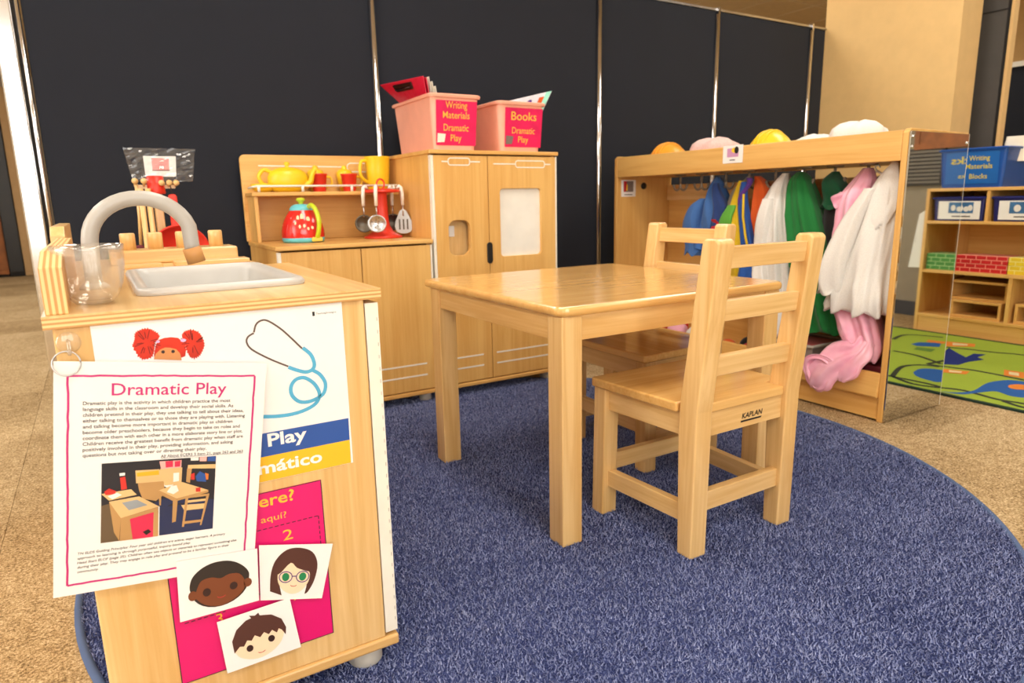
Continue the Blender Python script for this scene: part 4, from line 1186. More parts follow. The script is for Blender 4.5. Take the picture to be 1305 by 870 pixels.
roll([(2.30, 1.362, .262, .03, .03), (2.268, 1.372, .232, .045, .028), (2.245, 1.405, .212, .058, .026), (2.222, 1.440, .178, .066, .024), (2.208, 1.470, .135, .064, .022), (2.205, 1.488, .100, .046, .018), (2.206, 1.495, .082, .018, .010)], seed=3, amp=.3, folds=6).build('train', 'pink_satin', pd)
roll([(2.285, 1.345, .255, .02, .022), (2.255, 1.352, .225, .034, .022), (2.232, 1.372, .185, .040, .020), (2.220, 1.39, .145, .032, .016), (2.218, 1.395, .125, .012, .008)], seed=5, amp=.3).build('train', 'pink_satin', pd)
lp = [(2.214 - .006 * math.cos(R(a)), 1.478 + .046 * math.cos(R(a)) + .012 * math.sin(R(2 * a)), .142 + .056 * math.sin(R(a)), .014 + .004 * math.sin(R(3 * a)), .017) for a in range(-60, 301, 30)]
roll(lp, seed=9, amp=.34, folds=4, n=48).build('train_loop', 'pink_satin', pd)
wr = thing('white_robe', 'white cotton robe hanging beside the mirror end panel', 'robe', (2.37, 1.42, .34), CG)
cloth([(.885, 1.352, .010, 2.38, .012), (.86, 1.348, .028, 2.365, .03), (.80, 1.352, .055, 2.35, .05), (.72, 1.368, .080, 2.345, .065), (.60, 1.395, .102, 2.34, .075), (.50, 1.412, .112, 2.335, .075), (.42, 1.412, .122, 2.33, .08), (.365, 1.412, .126, 2.33, .08)], 10, .19, 19).build('body', 'white_cloth', wr)
cloth([(.80, 1.40, .022, 2.31, .03), (.70, 1.445, .034, 2.285, .035), (.58, 1.475, .040, 2.275, .036), (.47, 1.500, .046, 2.27, .036), (.43, 1.508, .048, 2.27, .036)], 4, .12, 20).build('sleeve', 'white_cloth', wr)
cloth([(.885, 1.345, .012, 2.335, .012), (.82, 1.335, .034, 2.315, .014), (.74, 1.345, .042, 2.300, .012), (.665, 1.365, .024, 2.300, .010)], 4, .12, 21, n=16).build('collar', 'white_cloth', wr)
hg = thing('wire_hanger', 'pale plastic clothes hanger beside the white robe', 'hanger', (2.40, 1.44, .80), None)
MB().tube([(2.40, 1.44, .86), (2.40, 1.45, .872), (2.40, 1.44, .882), (2.40, 1.43, .872)], .0025, 8).build('hook', 'steel', hg)
MB().tube([(2.40, 1.44, .86), (2.40, 1.39, .83), (2.40, 1.375, .80), (2.40, 1.50, .80), (2.40, 1.49, .83), (2.40, 1.44, .86)], .0045, 8).build('frame', 'white_plastic', hg)

# ---- hats in the tray on top
plain('hat_orange', srgb(240, 164, 50), .35); plain('hat_yellow', srgb(246, 200, 44), .3)
def hard_hat(x, y, r, hgt, mat, label):
    t = thing('hard_hat', label, 'hat', (x, y, .9005), 'hats in the rack tray')
    pr_ = [(r * 1.0, 0), (r * 1.0, .012)] + [(r * math.cos(R(a)), .012 + (hgt - .012) * math.sin(R(a))) for a in range(10, 90, 10)] + [(.001, hgt)]
    MB().lathe((x, y, .9005), pr_, 32, sx=1.0, sy=1.0).build('shell', mat, t)
    MB().lathe((x, y, .9005), [(r * .98, .004), (r * 1.14, .0), (r * 1.15, .004), (r * .98, .012)], 32).build('brim', mat, t)
    for dy in (-.022, 0, .022):
        pts = [(x + (r + .001) * math.cos(R(a)) * math.sqrt(max(.01, 1 - (dy / r) ** 2)), y + dy, .9005 + .012 + (hgt - .010) * math.sin(R(a)) * math.sqrt(max(.01, 1 - (dy / r) ** 2))) for a in range(25, 160, 9)]
        MB().tube(pts, .004, 8).build('ridge', mat, t)
hard_hat(2.42, 2.505, .108, .138, 'hat_orange', 'orange toy hard hat in tray near the divider')
hard_hat(2.42, 1.915, .102, .142, 'hat_yellow', 'yellow toy hard hat between pink cap and flat white hat')
fabric('hat_pink', srgb(246, 206, 200), 200, .9); 
def soft_hat(x, y, rx, ry, h, mat, label, name, seed):
    t = thing(name, label, 'hat', (x, y, .9005), 'hats in the rack tray')
    rings = []; r_ = random.Random(seed); p0 = r_.uniform(0, 6)
    for rr_, z in [(.8, 0), (.82, h * .3), (1.0, h * .5), (1.04, h * .68), (.94, h * .84), (.7, h * .95), (.35, h), (.02, h * .99)]:
        rings.append([(x + rx * rr_ * math.cos(a) * (1 + .06 * math.sin(7 * a + p0)), y + ry * rr_ * math.sin(a) * (1 + .06 * math.sin(7 * a + p0)), .9005 + z * (1 + .05 * math.sin(3 * a + p0))) for a in [2 * PI * j / 48 for j in range(48)]])
    MB().loft(rings, True).build('crown', mat, t)
    MB().lathe((x, y, .9005), [(max(rx, ry) * .80, .0), (max(rx, ry) * .83, .004), (max(rx, ry) * .83, h * .26), (max(rx, ry) * .8, h * .28)], 40, sx=rx / max(rx, ry), sy=ry / max(rx, ry)).build('band', mat, t)
soft_hat(2.43, 2.225, .095, .115, .135, 'hat_pink', 'pale pink puffy cap in the rack tray', 'puffy_cap', 3)
soft_hat(2.42, 1.535, .09, .095, .135, 'white_cloth', 'tall white chef hat in tray nearest the mirror end', 'chef_hat', 4)
soft_hat(2.43, 1.715, .085, .085, .105, 'white_cloth', 'flatter white cloth hat beside the yellow hard hat', 'flat_hat', 5)

# ---- small picture tags on the rack
plain('tag_pink', srgb(206, 150, 190), .5); plain('tag_grey', srgb(120, 110, 104), .5)
FA = Face2D((KX0 - .0006, 2.012, .914), (KX0 - .0006, 1.910, .914), (KX0 - .0006, 1.910, .984), (KX0 - .0006, 2.012, .984), .102, .070)
t = thing('picture_tag', 'white tag with pink hat picture on the rack top board', 'label', (KX0, 1.96, .914))
sheet_box(FA, 0, .102, 0, .070, .001).build('sheet', 'laminated', t)
print_shape(FA, [[(.022, .024), (.080, .024), (.080, .058), (.022, .058)]], 'tag_pink', t, 'picture', .0014)
print_shape(FA, [ell(.058, .050, .014, .010)], 'hat_yellow', t, 'picture_hat', .0017)
print_shape(FA, [ell(.070, .050, .011, .014)], 'ink', t, 'picture_spot', .002)
print_shape(FA, [[(.036, .010), (.064, .010), (.064, .014), (.036, .014)]], 'print_grey', t, 'caption', .0014)
yb = KY1 - .0205
FB = Face2D((2.278, yb, .790), (2.372, yb, .790), (2.372, yb, .872), (2.278, yb, .872), .094, .082)
t = thing('picture_tag', 'white tag with a clothes photograph inside the rack end panel', 'label', (2.325, yb, .79))
sheet_box(FB, 0, .094, 0, .082, .001).build('sheet', 'laminated', t)
print_shape(FB, [[(.014, .024), (.078, .024), (.078, .076), (.014, .076)]], 'tag_grey', t, 'picture', .0014)
print_shape(FB, [[(.014, .024), (.030, .024), (.036, .076), (.014, .076)]], 'red_cloth', t, 'picture_clothes', .0017)
print_shape(FB, [[(.030, .030), (.040, .030), (.040, .06), (.034, .06)]], 'hat_yellow', t, 'picture_clothes', .0017)
print_shape(FB, [[(.020, .008), (.072, .008), (.072, .012), (.020, .012)]], 'print_grey', t, 'caption', .0014)
tag(MB().lathe((2.424, yb + .0003, .842), [(.016, 0), (.017, -.006), (.012, -.012), (.001, -.013)], 18, axis='y', cap=True).build('round_magnet', 'black_plastic', org=(2.424, yb, .825)), 'small black round magnet beside the tag inside rack end', 'magnet')

# ---- things lying in the rack's tray
plain('bin_grey', srgb(150, 140, 136), .35); plain('box_red', srgb(206, 36, 40), .5); plain('maroon', srgb(110, 30, 44), .6)
sb = thing('storage_tub', 'grey storage tub with red cloth and label under the green costume', 'tub', (2.42, 1.69, .09))
MB().ring_plate([(2.30, 1.575), (2.53, 1.575), (2.53, 1.80), (2.30, 1.80)], [(2.306, 1.581), (2.524, 1.581), (2.524, 1.794), (2.306, 1.794)], .0905, .205, 'xy').build('body', 'bin_grey', sb)
MB().ring_plate([(2.292, 1.567), (2.538, 1.567), (2.538, 1.808), (2.292, 1.808)], [(2.306, 1.581), (2.524, 1.581), (2.524, 1.794), (2.306, 1.794)], .205, .212, 'xy').build('rim', 'foot_grey', sb)
MB().box(2.307, 2.523, 1.582, 1.793, .10, .203).build('red_cloth', 'red_cloth', sb, bevel=.02)
MB().box(2.2985, 2.2998, 1.655, 1.70, .115, .185).build('label_card', 'paper', sb)
MB().box(2.2975, 2.2985, 1.615, 1.655, .115, .185).build('label_picture', 'orange_cloth', sb)
tag(MB().prism(rrect(2.29, 2.53, 1.285, 1.42, .02), .0905, .185, 'xy').build('maroon_box', 'maroon', org=(2.4, 1.35, .0905), bevel=.006), 'dark maroon box behind the pink dress train', 'box')
rb_ = thing('red_toy_box', 'red box with white label at far end of rack tray', 'box', (2.42, 2.60, .0905))
MB().box(2.30, 2.54, 2.45, 2.64, .0905, .150).build('box_body', 'box_red', rb_, bevel=.006)
MB().box(2.297, 2.3, 2.50, 2.55, .10, .14).build('label_card', 'paper', rb_)
def plush(x, y, r, mat, label, name):
    t = thing(name, label, 'soft toy', (x, y, .0905))
    MB().lathe((x, y, .0905), [(.001, 0), (r * .7, .004), (r, r * .7), (r * .85, r * 1.35), (r * .4, r * 1.75), (.001, r * 1.8)], 20).build('body', mat, t)
    MB().lathe((x - r * .5, y - r * .7, .0905 + r * .9), [(.001, -r * .35), (r * .4, 0), (.001, r * .35)], 14).build('ear', mat, t)
    MB().lathe((x - r * .5, y + r * .6, .0905 + r * .9), [(.001, -r * .35), (r * .4, 0), (.001, r * .35)], 14).build('ear', mat, t)
plush(2.37, 2.36, .055, 'plush_pink', 'pink soft toy lying in the rack tray behind chairs', 'soft_toy')
plush(2.37, 2.24, .052, 'white_cloth', 'white soft toy lying beside the pink one in rack tray', 'soft_toy')
for (x, y, r, mt, lb) in ((2.34, 2.02, .036, 'orange_cloth', 'orange cloth ball in the rack tray'), (2.36, 1.92, .034, 'red_cloth', 'red cloth ball in the rack tray'), (2.42, 1.97, .040, 'black_cloth', 'black cloth ball in the rack tray')):
    g = MB(); g.lathe((x, y, .0905), [(r * .05 + r * math.cos(R(a)), r + r * math.sin(R(a))) for a in range(-88, 90, 11)], 20, cap=True)
    tag(g.build('cloth_ball', mt, org=(x, y, .0905)), lb, 'ball')

# ================================================================= PLAY KITCHEN THINGS
plain('pink_bin', srgb(246, 176, 152), .4); plain('label_pink', srgb(224, 26, 92), .35, var=.12); plain('label_text', srgb(246, 190, 70), .4)
def tote(name, label, cat, group, x0, x1, y0, y1, z0, z1, flare, mat, front='-y'):
    t = thing(name, label, cat, ((x0 + x1) / 2, (y0 + y1) / 2, z0), group)
    q = lambda e, z, r=.02: [(p[0], p[1], z) for p in rrect(x0 - e, x1 + e, y0 - e, y1 + e, r, 4)]
    b = MB()
    b.loft([q(0, z0), q(flare * .92, z1 - .012), q(flare, z1)], False, 0, False)
    b.loft([q(flare - .004, z1), q(-.004, z0 + .004)], False, 0, False)
    n_ = len(q(0, 0)); b.add(q(0, z0), [tuple(range(n_))]); b.add(q(-.004, z0 + .004), [tuple(range(n_))])
    body = b.build('body', mat, t, fix=False)
    r_ = MB()
    r_.loft([q(flare - .003, z1 - .011), q(flare + .006, z1 - .011), q(flare + .008, z1 - .002), q(flare + .004, z1 + .002), q(flare - .004, z1 + .001), q(flare - .005, z1 - .011)], False, 0, False)
    r_.build('rim', mat, t)
    return t
TG = 'pink totes on the refrigerator'
t1 = tote('pink_tote', 'pink plastic tote labelled Writing Materials Dramatic Play on the refrigerator', 'tote', TG, 1.152, 1.328, 2.452, 2.80, .9775, 1.184, .016, 'pink_bin')
t2 = tote('pink_tote', 'pink plastic tote labelled Books Dramatic Play on the refrigerator', 'tote', TG, 1.446, 1.634, 2.452, 2.76, .9775, 1.172, .016, 'pink_bin')
def front_face(x0, x1, y0, z0, z1, h, flare):
    k = lambda z: flare * .92 * (z - z0) / (h - .012)
    return Face2D((x0, y0 - k(z0) - .0008, z0), (x1, y0 - k(z0) - .0008, z0), (x1, y0 - k(z1) - .0008, z1), (x0, y0 - k(z1) - .0008, z1), x1 - x0, z1 - z0)
for t_, x0, x1, zb, zt, lines in ((t1, 1.157, 1.328, .9775, 1.184, [('Writing', .084, .137, .090), ('Materials', .084, .100, .112), ('Dramatic', .084, .054, .106), ('Play', .084, .016, .046)]), (t2, 1.462, 1.636, .9775, 1.172, [('Books', .087, .105, .118), ('Dramatic', .087, .053, .108), ('Play', .087, .018, .048)])):
    def kk(z): return .016 * .92 * (z - zb) / (zt - zb - .012)
    z0, z1 = zb + .020, zt - .022
    fc = Face2D((x0, 2.452 - kk(z0) - .0006, z0), (x1, 2.452 - kk(z0) - .0006, z0), (x1 + .006, 2.452 - kk(z1) - .0006, z1), (x0 - .0, 2.452 - kk(z1) - .0006, z1), x1 - x0, z1 - z0)
    lb_ = sheet_box(fc, 0, x1 - x0, 0, z1 - z0, .0006).build('label', 'label_pink', t_)
    for s_, u, v, wd in lines:
        lettering(fc, s_, u, v, .034 if s_ == 'Books' else .026, 'label_text', lb_, width=wd, align='CENTER', d=.0012, offset=.004)
    print_shape(fc, [[(.004, .010), (.034, .012), (.040, .042), (.006, .044)]], 'white_edge' if t_ is t1 else 'tag_grey', lb_, 'label_picture', .0012)
plain('clipboard_red', srgb(196, 20, 52), .35); plain('clip_dark', srgb(60, 26, 22), .3, .6)
for k, (dx, lab) in enumerate(((0, 'red clipboard with metal clip leaning out of the writing tote'), (.012, 'second red clipboard behind the first in the writing tote'))):
    t = thing('clipboard', lab, 'clipboard', (1.13 + dx, 2.60, 1.0), 'clipboards in the writing tote')
    fc = Face2D((1.300 + dx, 2.745, 1.062), (1.165 + dx, 2.485, 1.035), (1.131 + dx, 2.48, 1.252 - dx * .3), (1.050 + dx, 2.72, 1.249 - dx * .3), .16, .23)
    sheet_box(fc, 0, .16, 0, .23, .0035, 8, 8).build('board', 'clipboard_red', t, bevel=.001)
    if k == 0:
        sheet_box(fc, .045, .115, .196, .222, .008, d0=.0035).build('clip', 'clip_dark', t, bevel=.003)
        b = MB(); b.tube([fc.P(.048, .206, .012), fc.P(.112, .206, .012)], .004, 8); b.build('clip_roll', 'clip_dark', t)
for k in range(3):
    fc = Face2D((1.318 + k * .008, 2.735, 1.062), (1.190 + k * .012, 2.495, 1.035), (1.158 + k * .013, 2.49, 1.252 - k * .016), (1.075 + k * .014, 2.71, 1.246 - k * .016), .12, .23)
    tag(sheet_box(fc, 0, .12, 0, .23, .002, 8, 8).build('paper_pad', 'white_edge', org=(1.2, 2.6, 1.02)), ('tallest', 'middle', 'lowest')[k] + ' of the cream paper pads behind the red clipboards', 'paper', 'paper pads in the writing tote')
plain('book_teal', srgb(150, 220, 200), .4); plain('book_print', srgb(226, 226, 234), .4, var=.1)
bt = thing('picture_book', 'white picture book with teal edge leaning out of the books tote', 'book', (1.58, 2.62, 1.0))
fc = Face2D((1.500, 2.70, 1.02), (1.640, 2.56, 1.02), (1.745, 2.52, 1.240), (1.53, 2.66, 1.190), .20, .24)
sheet_box(fc, 0, .20, 0, .24, .010, d0=-.010).build('cover', 'book_print', bt, bevel=.001)
print_shape(fc, [[(.182, .0), (.20, .0), (.20, .24), (.182, .24)]], 'book_teal', bt, 'spine_edge', .0004)
print_shape(fc, [[(.165, .05), (.182, .05), (.182, .22), (.165, .22)]], 'orange_cloth', bt, 'cover_stripe', .0006)
print_shape(fc, [ell(.03 + .026 * k, .205 - .004 * (k % 2), .009, .014) for k in range(5)], 'purple_cloth', bt, 'cover_pictures', .0006)

# kettle
plain('kettle_red', srgb(216, 40, 34), .18, coat=.5); plain('kettle_blue', srgb(104, 194, 206), .25); plain('kettle_green', srgb(196, 212, 40), .3); plain('speck_cream', srgb(250, 220, 180), .4)
kx, ky, kz = .672, 2.63, .6455
ke = thing('toy_kettle', 'red toy kettle with turquoise base and lime green handle on the counter', 'toy kettle', (kx, ky, kz))
MB().lathe((kx, ky, kz), [(.066, 0), (.075, .002), (.077, .008), (.078, .018)], 32, cap=True).build('base', 'kettle_blue', ke)
bprof = [(.078, .018), (.079, .028), (.078, .045), (.0735, .065), (.066, .085), (.0545, .104), (.044, .118)]
body = MB().lathe((kx, ky, kz), bprof, 36).build('body', 'kettle_red', ke)
MB().lathe((kx, ky, kz), [(.044, .118), (.043, .124), (.036, .134), (.026, .140), (.001, .142)], 28).build('lid', 'kettle_blue', ke)
MB().lathe((kx, ky, kz), [(.008, .141), (.008, .148), (.016, .154), (.016, .160), (.010, .164), (.001, .165)], 16).build('knob', 'kettle_green', ke)
hp_ = [(kx + .018, ky - .030, kz + .128), (kx + .024, ky - .056, kz + .136), (kx + .031, ky - .083, kz + .118), (kx + .036, ky - .096, kz + .080), (kx + .034, ky - .092, kz + .045), (kx + .030, ky - .083, kz + .020)]
MB().tube(smooth_path(hp_, 5), .0085, 12).build('handle', 'kettle_green', ke)
MB().box(kx + .010, kx + .048, ky - .088, ky - .062, kz + .004, kz + .020).build('handle_foot', plain('kettle_yellow', srgb(236, 210, 90), .4) and 'kettle_yellow', ke, bevel=.004)
MB().tube([(kx - .006, ky + .05, kz + .06), (kx - .010, ky + .085, kz + .085), (kx - .012, ky + .10, kz + .098)], [.016, .011, .009], 12).build('spout', 'kettle_red', ke)
for (a, zz_, s1, s2) in ((-118, .090, .005, .011), (-105, .094, .0065, .014), (-86, .086, .007, .010), (-112, .060, .004, .007), (-100, .062, .0045, .007), (-90, .052, .004, .006), (-125, .072, .0035, .006), (-78, .055, .005, .006)):
    rr_ = .0800 - max(0, zz_ - .035) ** 1.4 * 1.02
    c_ = Vector((kx + (rr_ + .0004) * math.cos(R(a)), ky + (rr_ + .0004) * math.sin(R(a)), kz + zz_))
    tx = Vector((-math.sin(R(a)), math.cos(R(a)), 0)); tz = Vector((-.30 * math.cos(R(a)), -.30 * math.sin(R(a)), 1)).normalized(); nn = tx.cross(tz)
    MB().add([c_ + tx * s1 * math.cos(q) + tz * s2 * math.sin(q) + nn * .0012 for q in [2 * PI * i / 12 for i in range(12)]], [tuple(range(12))]).build('seed_spot', 'speck_cream', ke, fix=False)

# utensil stand and hanging tools
plain('stand_red', srgb(226, 60, 44), .35)
ux, uy, uz = 1.000, 2.655, .6455
us = thing('utensil_stand', 'red plastic utensil stand with ring handle on the counter', 'utensil stand', (ux, uy, uz))
MB().lathe((ux, uy, uz), [(.001, 0), (.076, 0), (.078, .006), (.062, .013), (.042, .026), (.030, .046), (.025, .07), (.023, .17), (.026, .178)], 28).build('post', 'stand_red', us)
MB().lathe((ux, uy, uz), [(.001, .178), (.074, .180), (.077, .184), (.074, .190), (.018, .196), (.001, .197)], 28).build('top_disc', 'stand_red', us)
MB().tube([(ux + .016 * math.cos(R(a)), uy, uz + .213 + .020 * math.sin(R(a))) for a in range(-90, 271, 15)], .0035, 8).build('ring_handle', 'stand_red', us)
UG = 'toy utensils hanging on the red stand'
def utensil(a, kind, label):
    px, py = ux + .074 * math.cos(R(a)), uy + .074 * math.sin(R(a))
    t = thing(kind, label, 'toy utensil', (px, py, uz + .07), UG)
    dx, dy = math.cos(R(a)), math.sin(R(a))
    o_ = .006
    MB().tube([(px - dx * .012, py - dy * .012, uz + .196), (px, py, uz + .205), (px + dx * o_, py + dy * o_, uz + .198), (px + dx * .010, py + dy * .010, uz + .175), (px + dx * .010, py + dy * .010, uz + .128)], [.005, .007, .0075, .0075, .0065], 10).build('handle', 'white_plastic', t)
    hx, hy = px + dx * .010, py + dy * .010
    MB().tube([(hx, hy, uz + .13), (hx, hy, uz + .085)], .003, 8).build('shaft', 'steel', t)
    tx, ty = -dy, dx
    # heads turned to show their faces
    fxx, fyy = (-.48, -.88); sx_, sy_ = (.88, -.48)
    def P(s, z, d): return (hx + 1.45 * sx_ * s + fxx * d, hy + 1.45 * sy_ * s + fyy * d, uz + .052 + (z - .052) * 1.3)
    if kind == 'toy_turner':
        out = [(0.004, .098), (.010, .092), (.022, .062), (.025, .045), (.020, .030), (.008, .024), (-.008, .024), (-.020, .030), (-.025, .045), (-.022, .062), (-.010, .092), (-.004, .098)]
        n_ = len(out)
        MB().add([P(s, z, .001) for s, z in out] + [P(s, z, -.001) for s, z in out], [tuple(range(n_)), tuple(reversed(range(n_, 2 * n_)))] + [(i, (i + 1) % n_, n_ + (i + 1) % n_, n_ + i) for i in range(n_)]).build('blade', 'steel', t)
        for s in (-.011, 0, .011):
            MB().add([P(s - .0022, .036, .0016), P(s + .0022, .036, .0016), P(s + .0022, .068, .0016), P(s - .0022, .068, .0016)], [(0, 1, 2, 3)]).build('slot', 'dark_metal', t, fix=False)
    else:
        rings = [[P(r_ * math.cos(q), .058 + r_ * 1.05 * math.sin(q), d_) for q in [2 * PI * i / 20 for i in range(20)]] for r_, d_ in ((.0005, -.012), (.012, -.010), (.021, -.003), (.025, .004), (.0255, .006), (.021, .001), (.010, -.006), (.0005, -.008))]
        MB().loft(rings, False).build('bowl', 'steel' if kind == 'toy_skimmer' else 'dark_metal', t)
        if kind == 'toy_skimmer':
            b = MB()
            for i in range(12):
                q, r_ = i * 2.4, .004 + .0012 * i
                b.add([P(r_ * math.cos(q) + .0016 * math.cos(w_), .058 + r_ * math.sin(q) + .0016 * math.sin(w_), .0015) for w_ in [2 * PI * j / 8 for j in range(8)]], [tuple(range(8))])
            o = b.build('holes', 'dark_metal', t, fix=False); o['kind'] = 'stuff'
utensil(-125, 'toy_skimmer', 'round toy skimmer with white handle hanging on the red stand')
utensil(-168, 'toy_ladle', 'dark toy ladle hanging behind the skimmer on the red stand')
utensil(-22, 'toy_turner', 'slotted toy turner with white handle nearest the refrigerator')
utensil(38, 'toy_spoon', 'toy spoon with white handle at the back of the red stand')

# on the hutch shelf
plain('toy_yellow', srgb(246, 206, 40), .35); plain('cup_red', srgb(222, 52, 34), .35)
tp = thing('toy_teapot', 'yellow toy teapot with round body on the hutch shelf', 'toy teapot', (.667, 2.775, .8335))
tx_, ty_, tz_ = .667, 2.775, .8335
MB().lathe((tx_, ty_, tz_), [(.001, 0), (.040, 0), (.052, .010), (.060, .032), (.060, .056), (.053, .076), (.036, .088), (.020, .093), (.001, .095)], 30, sx=1.28, sy=.85).build('body', 'toy_yellow', tp)
MB().lathe((tx_, ty_, tz_), [(.010, .092), (.007, .100), (.012, .107), (.008, .114), (.001, .115)], 14).build('lid_knob', 'toy_yellow', tp)
MB().tube(smooth_path([(tx_ - .060, ty_, tz_ + .074), (tx_ - .088, ty_, tz_ + .084), (tx_ - .108, ty_, tz_ + .060), (tx_ - .096, ty_, tz_ + .032), (tx_ - .068, ty_, tz_ + .024)], 5), .0075, 10).build('handle', 'toy_yellow', tp)
MB().tube(smooth_path([(tx_ + .060, ty_ - .02, tz_ + .025), (tx_ + .080, ty_ - .025, tz_ + .038), (tx_ + .088, ty_ - .03, tz_ + .066), (tx_ + .098, ty_ - .03, tz_ + .084)], 5), [.016, .015, .014, .013, .012, .011, .011, .010, .010, .010, .009, .009, .009, .009, .009, .009], 10).build('spout', 'toy_yellow', tp)
yb2 = MB().lathe((.575, 2.79, .8335), [(.001, 0), (.022, 0), (.040, .012), (.046, .030), (.044, .032), (.036, .014), (.001, .006)], 26).build('toy_dish', 'toy_yellow', org=(.575, 2.79, .8335))
tag(yb2, 'small yellow toy dish beside the teapot on the hutch shelf', 'toy dish')
for i, (cx, lab) in enumerate(((.788, 'red toy cup with yellow handle next to the teapot spout'), (.912, 'red toy cup with yellow handle next to the yellow pitcher'))):
    t = thing('toy_cup', lab, 'toy cup', (cx, 2.775, .8335), 'red toy cups on the hutch shelf')
    MB().lathe((cx, 2.775, .8335), [(.001, 0), (.024, 0), (.025, .004), (.031, .062), (.034, .066), (.034, .070), (.030, .070), (.024, .010), (.001, .006)], 26).build('cup', 'cup_red', t)
    MB().tube(smooth_path([(cx + .028, 2.775, .892), (cx + .048, 2.775, .888), (cx + .050, 2.775, .862), (cx + .027, 2.775, .850)], 4), .0045, 8).build('handle', 'toy_yellow', t)
for cx in (.79, .91):
    t = tag(MB().lathe((cx, 2.825, .8335), [(.001, 0), (.020, 0), (.030, .04), (.034, .075), (.026, .086), (.010, .092), (.012, .100), (.001, .106)], 20).build('toy_sugar_pot', 'toy_yellow', org=(cx, 2.825, .8335)), 'yellow lidded toy pot behind the red cup ' + ('beside the teapot' if cx < .85 else 'beside the pitcher'), 'toy pot', 'yellow toy pots behind the red cups')
t = thing('toy_pitcher', 'tall yellow toy pitcher on the hutch shelf beside the refrigerator', 'toy pitcher', (1.036, 2.775, .8335))
MB().lathe((1.036, 2.775, .8335), [(.001, 0), (.040, 0), (.043, .004), (.049, .09), (.052, .134), (.054, .139), (.050, .139), (.042, .02), (.001, .012)], 30).build('jug', 'toy_yellow', t)
MB().tube(smooth_path([(.990, 2.770, .955), (.962, 2.762, .950), (.958, 2.762, .895), (.992, 2.772, .868)], 5), .007, 10).build('handle', 'toy_yellow', t)

# ================================================================= CLEANING SET BEHIND THE RANGE
plain('clean_red', srgb(222, 50, 32), .4)
cs = thing('cleaning_stand', 'wooden toy cleaning stand with red cap standing on floor by the divider', 'toy stand', (.19, 2.50, 0))
MB().box(.06, .32, 2.42, 2.60, 0.006, .03).build('base', 'maple_x', cs, bevel=.006)
MB().box(.172, .198, 2.50, 2.52, .03, .83).build('post', 'maple_z', cs, bevel=.003)
MB().box(.176, .196, 2.498, 2.4995, .678, .704).build('label_band', 'paper', cs)
MB().lathe((.184, 2.51, .828), [(.026, 0), (.027, .004), (.025, .056), (.001, .058)], 24, cap=True).build('cap', 'clean_red', cs)
MB().box(.128, .24, 2.505, 2.517, .845, .857).build('crossbar', 'maple_x', cs)
for x in (.125, .150, .200, .222, .242):
    b = MB(); r_ = .0095
    b.lathe((x, 2.484, .868 if x < .18 else .862), [(r_ * math.cos(R(a)), r_ * math.sin(R(a))) for a in range(-90, 91, 15)], 14)
    b.tube([(x, 2.484, .862), (x, 2.51, .853)], .004, 6)
    b.build('peg_ball', 'maple_x', cs)
def tool(x, name, label, headmat, hw, lean=.0):
    t = thing(name, label, 'toy broom', (x, 2.485, .03), 'toy brooms on the cleaning stand')
    MB().tube([(x - lean, 2.482, .16), (x, 2.484, .845)], .0085, 12).build('handle', 'maple_z', t)
    MB().box(x - lean - hw, x - lean + hw, 2.465, 2.50, .13, .165).build('head', headmat, t, bevel=.005)
    b = MB()
    for i in range(9):
        xx = x - lean - hw + .008 + i * (2 * hw - .016) / 8
        b.tube([(xx, 2.482, .13), (xx + (i - 4) * .002, 2.482, .045)], .005, 6)
    o = b.build('bristles', 'white_cloth', t); o['kind'] = 'stuff'
tool(.138, 'toy_broom', 'toy broom with plain wooden handle on the cleaning stand', 'clean_red', .05, .006)
tool(.158, 'toy_mop', 'toy mop handle beside the broom on the cleaning stand', 'maple_x', .03, -.002)
dp = thing('toy_dustpan', 'round red toy dustpan hanging on the cleaning stand', 'dustpan', (.235, 2.47, .56))
c_ = (.232, 2.468, .640)
b = MB()
b.lathe(c_, [(.001, .004), (.080, .004), (.084, -.012), (.089, -.014), (.090, .006), (.084, .010), (.001, .010)], 36, axis='y'); b.build('pan', 'clean_red', dp)
MB().prism(rrect(.212, .238, .718, .826, .010, 5), 2.462, 2.474, 'xz').build('handle', 'clean_red', dp, bevel=.004)
MB().tube([(.225, 2.468, .822), (.224, 2.476, .846), (.222, 2.484, .862)], .0016, 6).build('cord', 'black_cloth', dp)
bs = thing('toy_hand_brush', 'dark red toy hand brush hanging behind the dustpan', 'toy brush', (.118, 2.50, .60))
MB().prism(rrect(.104, .130, .60, .668, .010, 5), 2.498, 2.514, 'xz').build('brush_back', 'maroon', bs, bevel=.003)
MB().tube([(.120, 2.506, .668), (.126, 2.500, .76), (.128, 2.492, .86)], .005, 8).build('handle', 'maple_z', bs)
sg = thing('bagged_card', 'white picture card in a crinkled clear bag on top of cleaning stand', 'label', (.205, 2.505, .87))
fc = Face2D((.158, 2.504, .882), (.246, 2.500, .882), (.252, 2.504, .946), (.158, 2.508, .946), .09, .064)
sheet_box(fc, 0, .09, 0, .064, .001).build('card', 'paper', sg)
plain('card_pink', srgb(232, 150, 148), .5, var=.15)
print_shape(fc, [[(.022, .020), (.070, .020), (.070, .058), (.022, .058)]], 'card_pink', sg, 'picture', .0014)
print_shape(fc, [[(.022, .018), (.072, .018), (.072, .0205), (.022, .0205)]], 'ink', sg, 'picture_edge', .0016)
b = MB(); G = 15
rr_ = random.Random(5)
grid = []
for j in range(G + 1):
    for i in range(G + 1):
        u, v = i / G, j / G
        grid.append((.112 + .190 * u + .008 * (v - .5) * (u - .5) * 4, 2.4965 + rr_.uniform(-.003, .003), .866 + .104 * v + rr_.uniform(-.001, .001)))
b.add(grid, [(j * (G + 1) + i, j * (G + 1) + i + 1, (j + 1) * (G + 1) + i + 1, (j + 1) * (G + 1) + i) for j in range(G) for i in range(G)], 0, False)
